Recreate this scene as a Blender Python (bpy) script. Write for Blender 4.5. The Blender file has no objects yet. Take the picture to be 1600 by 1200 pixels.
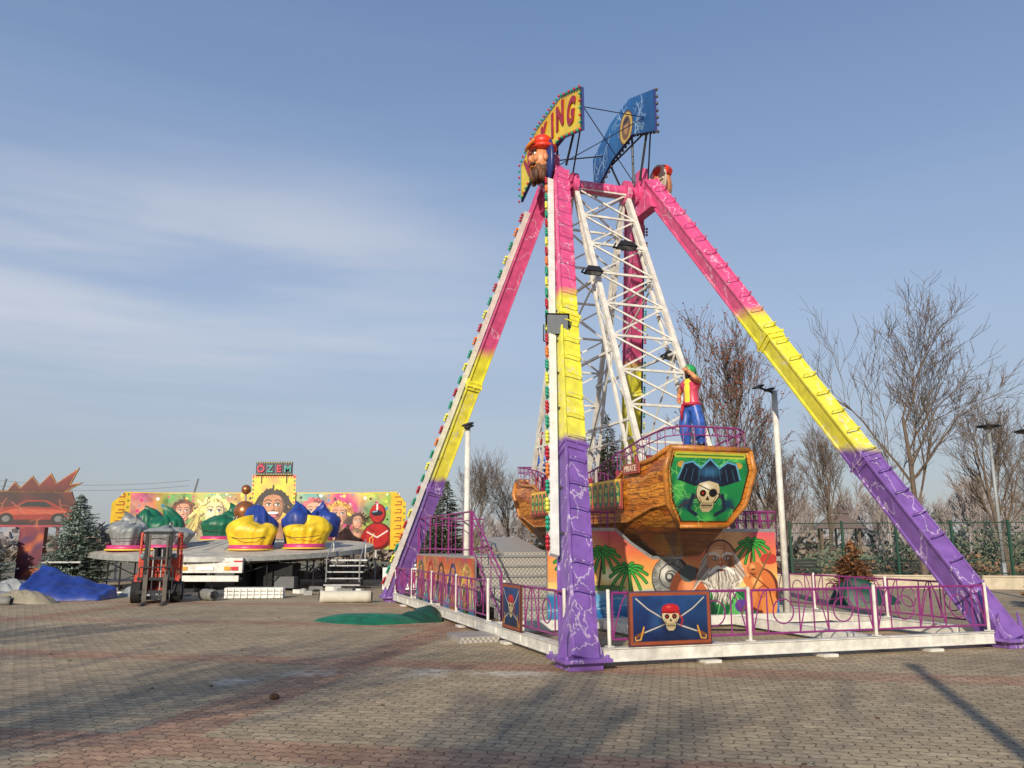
import bpy, math, random
import numpy as np
from mathutils import Vector, Matrix, Euler
R = random.Random(7)
scene = bpy.context.scene

# ------------------------------------------------------------------ helpers
def lin(c):
    if isinstance(c, str):
        c = tuple(int(c[i:i+2], 16) for i in (0, 2, 4))
    out = []
    for v in c[:3]:
        v = v/255.0
        out.append(v/12.92 if v <= 0.04045 else ((v+0.055)/1.055)**2.4)
    return tuple(out)

def V(*a): return Vector(a)

class MB:
    def __init__(s): s.v = []; s.f = []; s.m = []
    def add(s, vs, fs, m=0):
        n = len(s.v)
        s.v += [tuple(v) for v in vs]
        s.f += [tuple(i+n for i in f) for f in fs]
        s.m += [m]*len(fs)
    def box(s, c, size, m=0, rot=None):
        c = Vector(c); hx, hy, hz = size[0]/2, size[1]/2, size[2]/2
        vs = [Vector((x, y, z)) for z in (-hz, hz) for x, y in ((-hx, -hy), (hx, -hy), (hx, hy), (-hx, hy))]
        if rot is not None:
            M = Euler(rot).to_matrix(); vs = [M@v for v in vs]
        s.add([v+c for v in vs], [(3,2,1,0),(4,5,6,7),(0,1,5,4),(1,2,6,5),(2,3,7,6),(3,0,4,7)], m)
    def beam(s, p0, p1, w, h, m=0, up=(0, 0, 1), w1=None, h1=None):
        p0 = Vector(p0); p1 = Vector(p1); d = (p1-p0)
        if d.length < 1e-6: return
        d.normalize(); up = Vector(up)
        x = d.cross(up)
        if x.length < 1e-3: x = d.cross(Vector((0, 1, 0)))
        x.normalize(); y = x.cross(d); y.normalize()
        w1 = w if w1 is None else w1; h1 = h if h1 is None else h1
        vs = []
        for p, a, b in ((p0, w/2, h/2), (p1, w1/2, h1/2)):
            vs += [p-x*a-y*b, p+x*a-y*b, p+x*a+y*b, p-x*a+y*b]
        s.add(vs, [(3,2,1,0),(4,5,6,7),(0,1,5,4),(1,2,6,5),(2,3,7,6),(3,0,4,7)], m)
    def tube(s, pts, r, n=6, m=0, cap=True):
        pts = [Vector(p) for p in pts]
        if not isinstance(r, (list, tuple)): r = [r]*len(pts)
        vs = []; fs = []
        px = None
        for i, p in enumerate(pts):
            d = (pts[min(i+1, len(pts)-1)]-pts[max(i-1, 0)])
            if d.length < 1e-9: d = Vector((0, 0, 1))
            d.normalize()
            if px is None:
                a = Vector((0, 0, 1)) if abs(d.z) < 0.9 else Vector((1, 0, 0))
                x = d.cross(a).normalized()
            else:
                x = px-d*px.dot(d)
                x = x.normalized() if x.length > 1e-5 else d.orthogonal().normalized()
            px = x; y = d.cross(x)
            for k in range(n):
                t = 2*math.pi*k/n
                vs.append(p+(x*math.cos(t)+y*math.sin(t))*r[i])
        for i in range(len(pts)-1):
            for k in range(n):
                a = i*n+k; b = i*n+(k+1) % n
                fs.append((a, b, b+n, a+n))
        if cap:
            fs.append(tuple(range(n-1, -1, -1)))
            fs.append(tuple(range((len(pts)-1)*n, len(pts)*n)))
        s.add(vs, fs, m)
    def cyl(s, p0, p1, r0, r1=None, n=12, m=0):
        s.tube([p0, p1], [r0, r0 if r1 is None else r1], n, m)
    def ball(s, c, r, m=0, n=8, k=6, rot=None):
        c = Vector(c)
        if not isinstance(r, (list, tuple)): r = (r, r, r)
        vs = []; fs = []
        M = Euler(rot).to_matrix() if rot else None
        for i in range(k+1):
            ph = math.pi*i/k
            for j in range(n):
                t = 2*math.pi*j/n
                q = Vector((math.sin(ph)*math.cos(t)*r[0], math.sin(ph)*math.sin(t)*r[1], math.cos(ph)*r[2]))
                if M: q = M@q
                vs.append(c+q)
        for i in range(k):
            for j in range(n):
                a = i*n+j; b = i*n+(j+1) % n
                fs.append((a, a+n, b+n, b))
        s.add(vs, fs, m)
    def prism(s, poly, o, xa, ya, th, m=0, mside=None):
        o = Vector(o); xa = Vector(xa); ya = Vector(ya); nn = xa.cross(ya).normalized()
        n = len(poly)
        vs = [o+xa*p[0]+ya*p[1]+nn*(th/2) for p in poly]+[o+xa*p[0]+ya*p[1]-nn*(th/2) for p in poly]
        s.add(vs, [tuple(range(n)), tuple(range(2*n-1, n-1, -1))], m)
        s.add(vs, [(i, i+n, (i+1) % n+n, (i+1) % n) for i in range(n)], m if mside is None else mside)
    def make(s, name, mats, parent=None, smooth=False, bevel=0):
        me = bpy.data.meshes.new(name)
        me.from_pydata(s.v, [], s.f)
        for mt in (mats if isinstance(mats, (list, tuple)) else [mats]): me.materials.append(mt)
        me.polygons.foreach_set('material_index', s.m)
        if smooth: me.polygons.foreach_set('use_smooth', [True]*len(me.polygons))
        me.update()
        ob = bpy.data.objects.new(name, me)
        scene.collection.objects.link(ob)
        if parent is not None: ob.parent = parent
        if bevel:
            b = ob.modifiers.new('bevel', 'BEVEL'); b.width = bevel; b.segments = 2; b.limit_method = 'ANGLE'
        return ob

def empty(name, loc=(0, 0, 0), rz=0.0):
    e = bpy.data.objects.new(name, None)
    e.location = loc; e.rotation_euler = (0, 0, rz)
    e.empty_display_size = 0.3
    scene.collection.objects.link(e)
    return e

# ------------------------------------------------------------------ materials
def nodes_of(m):
    m.use_nodes = True
    nt = m.node_tree
    return nt, nt.nodes, nt.links, nt.nodes['Principled BSDF']

MATS = {}
def mat(name, col, rough=0.6, metal=0.0, var=0.12, scale=6.0, bump=0.0, coat=0.0):
    if name in MATS: return MATS[name]
    m = bpy.data.materials.new(name); nt, N, L, B = nodes_of(m)
    c = lin(col)
    tc = N.new('ShaderNodeTexCoord'); no = N.new('ShaderNodeTexNoise')
    no.inputs['Scale'].default_value = scale; no.inputs['Detail'].default_value = 5
    no.inputs['Roughness'].default_value = 0.65
    L.new(tc.outputs['Object'], no.inputs['Vector'])
    mr = N.new('ShaderNodeMapRange')
    mr.inputs[1].default_value = 0.3; mr.inputs[2].default_value = 0.7
    mr.inputs[3].default_value = 1-var; mr.inputs[4].default_value = 1+var*0.6
    L.new(no.outputs['Fac'], mr.inputs[0])
    mx = N.new('ShaderNodeMix'); mx.data_type = 'RGBA'; mx.blend_type = 'MULTIPLY'
    mx.inputs[0].default_value = 1; mx.inputs[6].default_value = (*c, 1)
    L.new(mr.outputs[0], mx.inputs[7])
    L.new(mx.outputs[2], B.inputs['Base Color'])
    B.inputs['Roughness'].default_value = rough; B.inputs['Metallic'].default_value = metal
    if coat: B.inputs['Coat Weight'].default_value = coat
    if bump:
        bp = N.new('ShaderNodeBump'); bp.inputs['Strength'].default_value = bump
        bp.inputs['Distance'].default_value = 0.02
        L.new(no.outputs['Fac'], bp.inputs['Height']); L.new(bp.outputs[0], B.inputs['Normal'])
    MATS[name] = m
    return m

def vcol_mat(name='painted_artwork', rough=0.4):
    if name in MATS: return MATS[name]
    m = bpy.data.materials.new(name); nt, N, L, B = nodes_of(m)
    a = N.new('ShaderNodeAttribute'); a.attribute_name = 'Col'
    tc = N.new('ShaderNodeTexCoord'); no = N.new('ShaderNodeTexNoise'); no.inputs['Scale'].default_value = 3
    no.inputs['Detail'].default_value = 6
    L.new(tc.outputs['Object'], no.inputs['Vector'])
    mr = N.new('ShaderNodeMapRange'); mr.inputs[1].default_value = .3; mr.inputs[2].default_value = .7
    mr.inputs[3].default_value = .78; mr.inputs[4].default_value = .98
    L.new(no.outputs['Fac'], mr.inputs[0])
    mx = N.new('ShaderNodeMix'); mx.data_type = 'RGBA'; mx.blend_type = 'MULTIPLY'; mx.inputs[0].default_value = 1
    L.new(a.outputs['Color'], mx.inputs[6]); L.new(mr.outputs[0], mx.inputs[7])
    L.new(mx.outputs[2], B.inputs['Base Color']); B.inputs['Roughness'].default_value = rough
    MATS[name] = m
    return m

white = mat('white_paint', (214, 211, 202), .45, var=.28, scale=5)
white2 = mat('white_board', (222, 221, 214), .5, var=.2, scale=5)
purple_rail = mat('magenta_rail_paint', (134, 50, 114), .42, var=.3)
darkmetal = mat('dark_metal', (45, 46, 50), .5, .3)
black = mat('black_rubber', (22, 22, 24), .8)
steel = mat('galvanised_steel', (165, 166, 166), .45, .5, var=.25, scale=9)
glass_lamp = mat('lamp_glass', (110, 116, 122), .15, 0)
red = mat('red_paint', (200, 30, 40), .4)
green_t = mat('green_tarpaulin', (20, 98, 70), .45, var=.4, scale=3, bump=.5)
blue_t = mat('blue_tarpaulin', (38, 62, 140), .45, var=.4, scale=3, bump=.5)
yellow_t = mat('yellow_tarpaulin', (222, 188, 36), .45, var=.35, scale=3, bump=.5)
grey_t = mat('grey_tarpaulin', (140, 144, 144), .45, var=.4, scale=3, bump=.6)
art = vcol_mat()

def leg_material():
    m = bpy.data.materials.new('airbrushed_leg_paint'); nt, N, L, B = nodes_of(m)
    tc = N.new('ShaderNodeTexCoord'); sp = N.new('ShaderNodeSeparateXYZ'); L.new(tc.outputs['Object'], sp.inputs[0])
    n1 = N.new('ShaderNodeTexNoise'); n1.inputs['Scale'].default_value = 2.5; L.new(tc.outputs['Object'], n1.inputs['Vector'])
    ad = N.new('ShaderNodeMath'); ad.operation = 'MULTIPLY_ADD'; ad.inputs[1].default_value = .25
    L.new(n1.outputs['Fac'], ad.inputs[0]); L.new(sp.outputs['Z'], ad.inputs[2])
    mr = N.new('ShaderNodeMapRange'); mr.inputs[1].default_value = 0; mr.inputs[2].default_value = 10
    L.new(ad.outputs[0], mr.inputs[0])
    cr = N.new('ShaderNodeValToRGB'); e = cr.color_ramp.elements
    e[0].position = 0; e[0].color = (*lin((130, 92, 170)), 1)
    e[1].position = 1; e[1].color = (*lin((222, 86, 140)), 1)
    for p, c in ((.345, (126, 90, 166)), (.362, (232, 222, 80)), (.655, (236, 228, 70)), (.685, (222, 90, 140))):
        q = e.new(p); q.color = (*lin(c), 1)
    L.new(mr.outputs[0], cr.inputs[0])
    mp = N.new('ShaderNodeMapping'); mp.inputs['Scale'].default_value = (1.6, 1.6, .75); L.new(tc.outputs['Object'], mp.inputs[0])
    n2 = N.new('ShaderNodeTexNoise'); n2.inputs['Scale'].default_value = 1.15; n2.inputs['Detail'].default_value = 6
    n2.inputs['Roughness'].default_value = .5; L.new(mp.outputs[0], n2.inputs['Vector'])
    s = N.new('ShaderNodeMath'); s.operation = 'SUBTRACT'; s.inputs[1].default_value = .5; L.new(n2.outputs['Fac'], s.inputs[0])
    ab = N.new('ShaderNodeMath'); ab.operation = 'ABSOLUTE'; L.new(s.outputs[0], ab.inputs[0])
    m2 = N.new('ShaderNodeMapRange'); m2.inputs[1].default_value = .002; m2.inputs[2].default_value = .010
    m2.inputs[3].default_value = .6; m2.inputs[4].default_value = 0; L.new(ab.outputs[0], m2.inputs[0])
    mx = N.new('ShaderNodeMix'); mx.data_type = 'RGBA'; L.new(m2.outputs[0], mx.inputs[0])
    L.new(cr.outputs[0], mx.inputs[6]); mx.inputs[7].default_value = (*lin((224, 212, 226)), 1)
    n3 = N.new('ShaderNodeTexNoise'); n3.inputs['Scale'].default_value = 5; n3.inputs['Detail'].default_value = 8
    L.new(tc.outputs['Object'], n3.inputs['Vector'])
    m3 = N.new('ShaderNodeMapRange'); m3.inputs[1].default_value = .3; m3.inputs[2].default_value = .65
    m3.inputs[3].default_value = .70; m3.inputs[4].default_value = 1; L.new(n3.outputs['Fac'], m3.inputs[0])
    mm = N.new('ShaderNodeMix'); mm.data_type = 'RGBA'; mm.blend_type = 'MULTIPLY'; mm.inputs[0].default_value = 1
    L.new(mx.outputs[2], mm.inputs[6]); L.new(m3.outputs[0], mm.inputs[7])
    L.new(mm.outputs[2], B.inputs['Base Color']); B.inputs['Roughness'].default_value = .38
    return m
legmat = leg_material()

def wood_material():
    m = bpy.data.materials.new('airbrushed_wood_planks'); nt, N, L, B = nodes_of(m)
    tc = N.new('ShaderNodeTexCoord'); sp = N.new('ShaderNodeSeparateXYZ'); L.new(tc.outputs['Object'], sp.inputs[0])
    cb = N.new('ShaderNodeCombineXYZ')
    ax = N.new('ShaderNodeMath'); ax.operation = 'ADD'; L.new(sp.outputs['Y'], ax.inputs[0]); L.new(sp.outputs['X'], ax.inputs[1])
    L.new(ax.outputs[0], cb.inputs[0])
    nw = N.new('ShaderNodeTexNoise'); nw.inputs['Scale'].default_value = 1.6; L.new(tc.outputs['Object'], nw.inputs['Vector'])
    zz = N.new('ShaderNodeMath'); zz.operation = 'MULTIPLY_ADD'; zz.inputs[1].default_value = .22
    L.new(nw.outputs['Fac'], zz.inputs[0]); L.new(sp.outputs['Z'], zz.inputs[2]); L.new(zz.outputs[0], cb.inputs[1])
    br = N.new('ShaderNodeTexBrick'); L.new(cb.outputs[0], br.inputs['Vector'])
    br.inputs['Scale'].default_value = 1; br.inputs['Brick Width'].default_value = .8; br.inputs['Row Height'].default_value = .115
    br.inputs['Mortar Size'].default_value = .009; br.inputs['Mortar Smooth'].default_value = .8
    br.inputs['Color1'].default_value = (*lin((224, 148, 54)), 1); br.inputs['Color2'].default_value = (*lin((170, 86, 28)), 1)
    br.inputs['Mortar'].default_value = (*lin((64, 30, 14)), 1)
    mp = N.new('ShaderNodeMapping'); mp.inputs['Scale'].default_value = (2, 2, 12); L.new(tc.outputs['Object'], mp.inputs[0])
    no = N.new('ShaderNodeTexNoise'); no.inputs['Scale'].default_value = 1.7; no.inputs['Detail'].default_value = 6; no.inputs['Distortion'].default_value = 1.5
    L.new(mp.outputs[0], no.inputs['Vector'])
    mr = N.new('ShaderNodeMapRange'); mr.inputs[1].default_value = .35; mr.inputs[2].default_value = .65
    mr.inputs[3].default_value = .35; mr.inputs[4].default_value = 1.25; L.new(no.outputs['Fac'], mr.inputs[0])
    mm = N.new('ShaderNodeMix'); mm.data_type = 'RGBA'; mm.blend_type = 'MULTIPLY'; mm.inputs[0].default_value = 1
    L.new(br.outputs['Color'], mm.inputs[6]); L.new(mr.outputs[0], mm.inputs[7])
    mz = N.new('ShaderNodeMapRange'); mz.inputs[1].default_value = 1.95; mz.inputs[2].default_value = 2.35; mz.inputs[3].default_value = .92; mz.inputs[4].default_value = 0  # shade under the hull painted into the plank colour, darkest towards the keel
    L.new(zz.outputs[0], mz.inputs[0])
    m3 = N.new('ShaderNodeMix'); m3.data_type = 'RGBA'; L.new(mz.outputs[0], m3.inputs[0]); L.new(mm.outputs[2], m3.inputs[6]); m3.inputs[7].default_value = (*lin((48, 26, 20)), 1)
    L.new(m3.outputs[2], B.inputs['Base Color']); B.inputs['Roughness'].default_value = .4
    return m
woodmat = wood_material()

def plate_material():
    m = bpy.data.materials.new('diamond_plate'); nt, N, L, B = nodes_of(m)
    tc = N.new('ShaderNodeTexCoord'); ch = N.new('ShaderNodeTexChecker'); ch.inputs['Scale'].default_value = 22
    L.new(tc.outputs['Object'], ch.inputs['Vector'])
    ch.inputs['Color1'].default_value = (*lin((180, 176, 168)), 1); ch.inputs['Color2'].default_value = (*lin((138, 134, 128)), 1)
    L.new(ch.outputs['Color'], B.inputs['Base Color']); B.inputs['Roughness'].default_value = .5; B.inputs['Metallic'].default_value = .2
    bp = N.new('ShaderNodeBump'); bp.inputs['Strength'].default_value = .4; bp.inputs['Distance'].default_value = .01
    L.new(ch.outputs['Fac'], bp.inputs['Height']); L.new(bp.outputs[0], B.inputs['Normal'])
    return m
plate = plate_material()

# ------------------------------------------------------------------ painter
class Paint:
    def __init__(s, w, h, nx, seed=1):
        s.w, s.h, s.nx = w, h, nx; s.ny = max(4, int(nx*h/w)); s.px = w/nx
        s.X, s.Y = np.meshgrid(np.linspace(0, w, s.nx), np.linspace(0, h, s.ny))
        s.C = np.zeros((s.ny, s.nx, 3)); s.rng = np.random.RandomState(seed); s.rr = random.Random(seed)
    def mix(s, m, c, a=1.0):
        m = (np.clip(m, 0, 1)*a)[..., None]; s.C = s.C*(1-m)+np.array(lin(c))*m
    def mul(s, m, k):
        m = np.clip(m, 0, 1)[..., None]; s.C = s.C*(1-m)+s.C*k*m
    def ell(s, cx, cy, rx, ry, c, rot=0, soft=None, a=1.0):
        dx = s.X-cx; dy = s.Y-cy; cr, sr = math.cos(rot), math.sin(rot)
        d = np.sqrt(((dx*cr+dy*sr)/rx)**2+((-dx*sr+dy*cr)/ry)**2)
        s.mix((1-d)*min(rx, ry)/(soft or s.px)+.5 if not soft else (1-d)*min(rx, ry)/soft, c, a)
    def inside(s, pts):
        ins = np.zeros(s.X.shape, bool); n = len(pts)
        for i in range(n):
            x0, y0 = pts[i]; x1, y1 = pts[(i+1) % n]
            if y0 == y1: continue
            c = ((s.Y >= y0) != (s.Y >= y1)) & (s.X < (x1-x0)*(s.Y-y0)/(y1-y0)+x0)
            ins ^= c
        return ins
    def poly(s, pts, c, a=1.0): s.mix(s.inside(pts).astype(float), c, a)
    def line(s, pts, w, c, a=1.0, soft=None):
        xs = [q[0] for q in pts]; ys = [q[1] for q in pts]; pad = w+3*s.px
        i0 = max(0, int((min(xs)-pad)/s.px)); i1 = min(s.nx, int((max(xs)+pad)/s.px)+2)
        py = s.h/(s.ny-1); j0 = max(0, int((min(ys)-pad)/py)); j1 = min(s.ny, int((max(ys)+pad)/py)+2)
        if i1 <= i0 or j1 <= j0: return
        X = s.X[j0:j1, i0:i1]; Y = s.Y[j0:j1, i0:i1]
        d = np.full(X.shape, 1e9)
        for (x0, y0), (x1, y1) in zip(pts[:-1], pts[1:]):
            vx, vy = x1-x0, y1-y0; L2 = vx*vx+vy*vy+1e-12
            t = np.clip(((X-x0)*vx+(Y-y0)*vy)/L2, 0, 1)
            d = np.minimum(d, np.hypot(X-x0-t*vx, Y-y0-t*vy))
        m = (np.clip((w/2-d)/(soft or s.px)+.5, 0, 1)*a)[..., None]
        s.C[j0:j1, i0:i1] = s.C[j0:j1, i0:i1]*(1-m)+np.array(lin(c))*m
    def grad(s, stops):
        ys = [q[0] for q in stops]; cs = np.array([lin(q[1]) for q in stops]); y = s.Y/s.h
        for k in range(3): s.C[..., k] = np.interp(y, ys, cs[:, k])
    def noise(s, f, n=14):
        o = np.zeros(s.X.shape)
        for _ in range(n):
            a = s.rng.uniform(0, 6.28); k = f*s.rng.uniform(.5, 1.8)
            o += np.sin((s.X*math.cos(a)+s.Y*math.sin(a))*k+s.rng.uniform(0, 6.28))
        return o/math.sqrt(n)
    def bolt(s, x, y, L, ang, w, c, a=.9, depth=2):
        pts = [(x, y)]; n = 6
        for _ in range(n):
            an = ang+s.rr.uniform(-.7, .7); x += math.cos(an)*L/n; y += math.sin(an)*L/n; pts.append((x, y))
        s.line(pts, w, c, a)
        if depth > 0:
            for q in pts[1:-1]:
                if s.rr.random() < .5: s.bolt(q[0], q[1], L*.4, ang+s.rr.choice((-.9, .9)), w*.7, c, a*.8, depth-1)
    def swirl(s, x, y, r, w, c, turns=1.4, a0=0, a=1.0):
        s.line([(x+r*(1-t/22)*math.cos(a0+turns*6.28*t/22), y+r*(1-t/22)*math.sin(a0+turns*6.28*t/22)) for t in range(21)], w, c, a)
    def mesh(s, name, f, parent, outline=None, mt=None):
        X = s.X.ravel(); Y = s.Y.ravel()
        vs = [f(x, y) for x, y in zip(X.tolist(), Y.tolist())]
        ins = s.inside(outline) if outline else None
        fs = []
        nx = s.nx
        for j in range(s.ny-1):
            for i in range(nx-1):
                if ins is not None and not (ins[j, i] and ins[j+1, i+1] and ins[j+1, i] and ins[j, i+1]): continue
                a = j*nx+i; fs.append((a, a+1, a+1+nx, a+nx))
        me = bpy.data.meshes.new(name); me.from_pydata(vs, [], fs)
        ca = me.color_attributes.new('Col', 'FLOAT_COLOR', 'POINT')
        col = np.ones((s.ny*nx, 4)); col[:, :3] = np.clip(s.C.reshape(-1, 3), 0, .9)
        ca.data.foreach_set('color', col.ravel())
        me.materials.append(mt or art); me.update()
        ob = bpy.data.objects.new(name, me); scene.collection.objects.link(ob)
        if parent is not None: ob.parent = parent
        return ob

def skull(p, cx, cy, r, hat=None):
    p.ell(cx, cy, r*.98, r*1.02, (30, 20, 15))
    p.ell(cx, cy+.04*r, r*.92, r*.92, (205, 190, 150))
    p.ell(cx-.25*r, cy+.35*r, r*.5, r*.4, (245, 238, 215), soft=r*.3)
    p.ell(cx+.6*r, cy, r*.3, r*.6, (140, 115, 80), soft=r*.3, a=.7)
    p.poly([(cx-.55*r, cy-.3*r), (cx-.5*r, cy-1.15*r), (cx-.25*r, cy-1.4*r), (cx+.25*r, cy-1.4*r), (cx+.5*r, cy-1.15*r), (cx+.55*r, cy-.3*r)], (190, 172, 130))
    p.ell(cx-.4*r, cy-.1*r, .26*r, .24*r, (15, 8, 8)); p.ell(cx+.4*r, cy-.1*r, .26*r, .24*r, (15, 8, 8))
    p.ell(cx-.4*r, cy-.1*r, .08*r, .08*r, (200, 40, 20)); p.ell(cx+.4*r, cy-.1*r, .08*r, .08*r, (200, 40, 20))
    p.poly([(cx, cy-.25*r), (cx-.15*r, cy-.58*r), (cx+.15*r, cy-.58*r)], (20, 10, 10))
    p.line([(cx-.42*r, cy-.95*r), (cx+.42*r, cy-.95*r)], .07*r, (25, 15, 10))
    for k in range(-3, 4): p.line([(cx+k*.12*r, cy-.75*r), (cx+k*.12*r, cy-1.15*r)], .04*r, (40, 25, 15))
    for sx in (-1, 1): p.line([(cx+sx*.7*r, cy-.35*r), (cx+sx*.45*r, cy-.75*r)], .06*r, (70, 50, 30))

def face(p, cx, cy, r, skin, hair, lips=(190, 30, 50), seed=0, long=True, tilt=0.0):
    rr = random.Random(seed)
    dk = lambda c, k: tuple(int(max(0, min(255, v*k))) for v in c)
    p.ell(cx+.1*r, cy-1.75*r, 1.15*r, .8*r, dk(skin, .7)); p.ell(cx-.1*r, cy-1.7*r, .8*r, .6*r, skin, soft=.4*r)
    p.line([(cx, cy-.5*r), (cx+.05*r, cy-1.3*r)], .5*r, dk(skin, .6))
    for k in range(70):
        a = rr.uniform(-.7, 3.84); L = r*(1.15+rr.random()*.75)
        w1 = math.cos(a); x1 = cx+w1*L; y1 = cy+math.sin(a)*L*.7-(rr.uniform(.3, 1.6)*r*abs(w1) if long else 0)
        c = dk(hair, rr.uniform(.45, 1.5))
        p.line([(cx+w1*r*.4, cy+.4*r+math.sin(a)*r*.5), (cx+w1*r*.95, cy+.2*r+math.sin(a)*r*.85), (cx+w1*r*1.1, cy+math.sin(a)*r*.6), (x1, y1)], r*rr.uniform(.06, .16), c)
    p.ell(cx+.03*r, cy, r*.66, r*.93, dk(skin, .55), rot=tilt); p.ell(cx-.03*r, cy+.02*r, r*.60, r*.88, skin, rot=tilt)
    p.ell(cx-.2*r, cy-.1*r, r*.4, r*.6, dk(skin, 1.15), soft=r*.35); p.ell(cx+.42*r, cy-.2*r, r*.22, r*.55, dk(skin, .62), soft=r*.2, a=.8)
    for sx in (-1, 1):
        p.ell(cx+sx*.27*r, cy+.14*r, .2*r, .13*r, dk(skin, .5), soft=.06*r)
        p.ell(cx+sx*.27*r, cy+.12*r, .15*r, .075*r, (240, 240, 240)); p.ell(cx+sx*.27*r+.03*r, cy+.12*r, .07*r, .07*r, (20, 45, 60))
        p.line([(cx+sx*.12*r, cy+.17*r), (cx+sx*.28*r, cy+.21*r), (cx+sx*.45*r, cy+.13*r)], .05*r, (20, 10, 10))
        p.line([(cx+sx*.1*r, cy+.34*r), (cx+sx*.3*r, cy+.42*r), (cx+sx*.5*r, cy+.3*r)], .06*r, (50, 28, 18))
    p.line([(cx+.02*r, cy+.15*r), (cx+.1*r, cy-.2*r)], .05*r, dk(skin, .6)); p.ell(cx+.02*r, cy-.24*r, .11*r, .05*r, dk(skin, .5))
    p.ell(cx, cy-.5*r, .24*r, .12*r, dk(lips, .6)); p.ell(cx, cy-.48*r, .22*r, .09*r, lips); p.ell(cx, cy-.47*r, .15*r, .03*r, (250, 245, 240))
    for k in range(16):
        a = .5+2.2*k/15; p.line([(cx+math.cos(a)*r*.35, cy+r*(.62+.3*math.sin(a))), (cx+math.cos(a)*r*.75, cy+r*(.25+.5*math.sin(a)))], .09*r, dk(hair, rr.uniform(.5, 1.4)))

def palm(p, x, y0, y1, r, lean=.1):
    pts = [(x-lean+lean*t/6*1.0, y0+(y1-y0)*t/6) for t in range(7)]
    p.line(pts, .05, (70, 45, 25)); tx, ty = pts[-1]
    for k in range(11):
        a = k*2*math.pi/11+.2; q = []
        for j in range(6):
            t = j/5; q.append((tx+math.cos(a)*r*t, ty+math.sin(a)*r*t*.7-.45*r*t*t+.12*r))
        p.line(q, .075, (20, 90, 40)); p.line(q, .03, (70, 175, 60))

def text_obj(name, body, size, mt, M, parent, ext=.01, bold=.0, align='CENTER'):
    cu = bpy.data.curves.new(name, 'FONT'); cu.body = body; cu.size = size; cu.extrude = ext; cu.offset = bold
    cu.align_x = align; cu.align_y = 'CENTER'
    ob = bpy.data.objects.new(name, cu); scene.collection.objects.link(ob)
    bpy.context.view_layer.update()
    me = bpy.data.meshes.new_from_object(ob.evaluated_get(bpy.context.evaluated_depsgraph_get()))
    bpy.data.objects.remove(ob)
    me.materials.clear(); me.materials.append(mt)
    o2 = bpy.data.objects.new(name, me); scene.collection.objects.link(o2)
    o2.parent = parent; o2.matrix_local = M
    return o2

def frameM(o, xa, ya):
    xa = Vector(xa).normalized(); ya = Vector(ya).normalized(); za = xa.cross(ya)
    M = Matrix((xa, ya, za)).transposed().to_4x4(); M.translation = Vector(o); return M

# ------------------------------------------------------------------ camera
cam_d = bpy.data.cameras.new('camera'); cam = bpy.data.objects.new('camera', cam_d)
scene.collection.objects.link(cam); scene.camera = cam
cam_d.sensor_width = 36; cam_d.lens = 29.0; cam_d.clip_end = 8000; cam_d.clip_start = .05
cam.location = (0, 0, 1.65); cam.rotation_euler = (math.radians(90+10.97), 0, 0)

# ------------------------------------------------------------------ light and sky
AZ = math.radians(16.5); EL = math.radians(23)
sd = bpy.data.lights.new('sun', 'SUN'); sd.energy = 4.8; sd.angle = math.radians(.55); sd.color = (1, .89, .72)
sun = bpy.data.objects.new('sun', sd); scene.collection.objects.link(sun)
tosun = Vector((-math.sin(AZ)*math.cos(EL), -math.cos(AZ)*math.cos(EL), math.sin(EL)))
sun.rotation_euler = tosun.to_track_quat('Z', 'Y').to_euler(); sun.location = tosun*50

w = bpy.data.worlds.new('World'); scene.world = w; w.use_nodes = True
N = w.node_tree.nodes; L = w.node_tree.links; N.clear()
out = N.new('ShaderNodeOutputWorld'); bg = N.new('ShaderNodeBackground'); bg.inputs[1].default_value = .12
L.new(bg.outputs[0], out.inputs[0])
sky = N.new('ShaderNodeTexSky'); sky.sky_type = 'NISHITA'; sky.sun_disc = False
sky.sun_elevation = EL; sky.sun_rotation = math.radians(180)+AZ
sky.air_density = 1.0; sky.dust_density = 1.0; sky.ozone_density = 1.5
tc = N.new('ShaderNodeTexCoord'); sp = N.new('ShaderNodeSeparateXYZ'); L.new(tc.outputs['Generated'], sp.inputs[0])
def mrange(src, a, b, c, d, smooth=False):
    n = N.new('ShaderNodeMapRange'); n.inputs[1].default_value = a; n.inputs[2].default_value = b
    n.inputs[3].default_value = c; n.inputs[4].default_value = d
    if smooth: n.interpolation_type = 'SMOOTHSTEP'
    L.new(src, n.inputs[0]); return n.outputs[0]
def mth(op, a, b):
    n = N.new('ShaderNodeMath'); n.operation = op
    for i, q in enumerate((a, b)):
        if isinstance(q, (int, float)): n.inputs[i].default_value = q
        else: L.new(q, n.inputs[i])
    return n.outputs[0]
def cmix(f, a, b):
    n = N.new('ShaderNodeMix'); n.data_type = 'RGBA'
    if isinstance(f, (int, float)): n.inputs[0].default_value = f
    else: L.new(f, n.inputs[0])
    for i, q in ((6, a), (7, b)):
        if isinstance(q, tuple): n.inputs[i].default_value = (*q, 1)
        else: L.new(q, n.inputs[i])
    return n.outputs[2]
hr = N.new('ShaderNodeValToRGB'); L.new(sp.outputs['Z'], hr.inputs[0]); e = hr.color_ramp.elements
K_ = 1/8.0
e[0].position = 0; e[0].color = (3.1*K_, 3.3*K_, 3.8*K_, 1); e[1].position = 1; e[1].color = (.8*K_, 1.5*K_, 3.2*K_, 1)
for pz, c in ((.10, (3.4, 3.75, 4.5)), (.25, (3.3, 4.15, 5.7)), (.42, (2.2, 3.2, 5.2)), (.62, (1.35, 2.25, 4.2))):
    q = e.new(pz); q.color = (c[0]*K_, c[1]*K_, c[2]*K_, 1)
sc_ = N.new('ShaderNodeMix'); sc_.data_type = 'RGBA'; sc_.blend_type = 'MULTIPLY'; sc_.inputs[0].default_value = 1
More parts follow.
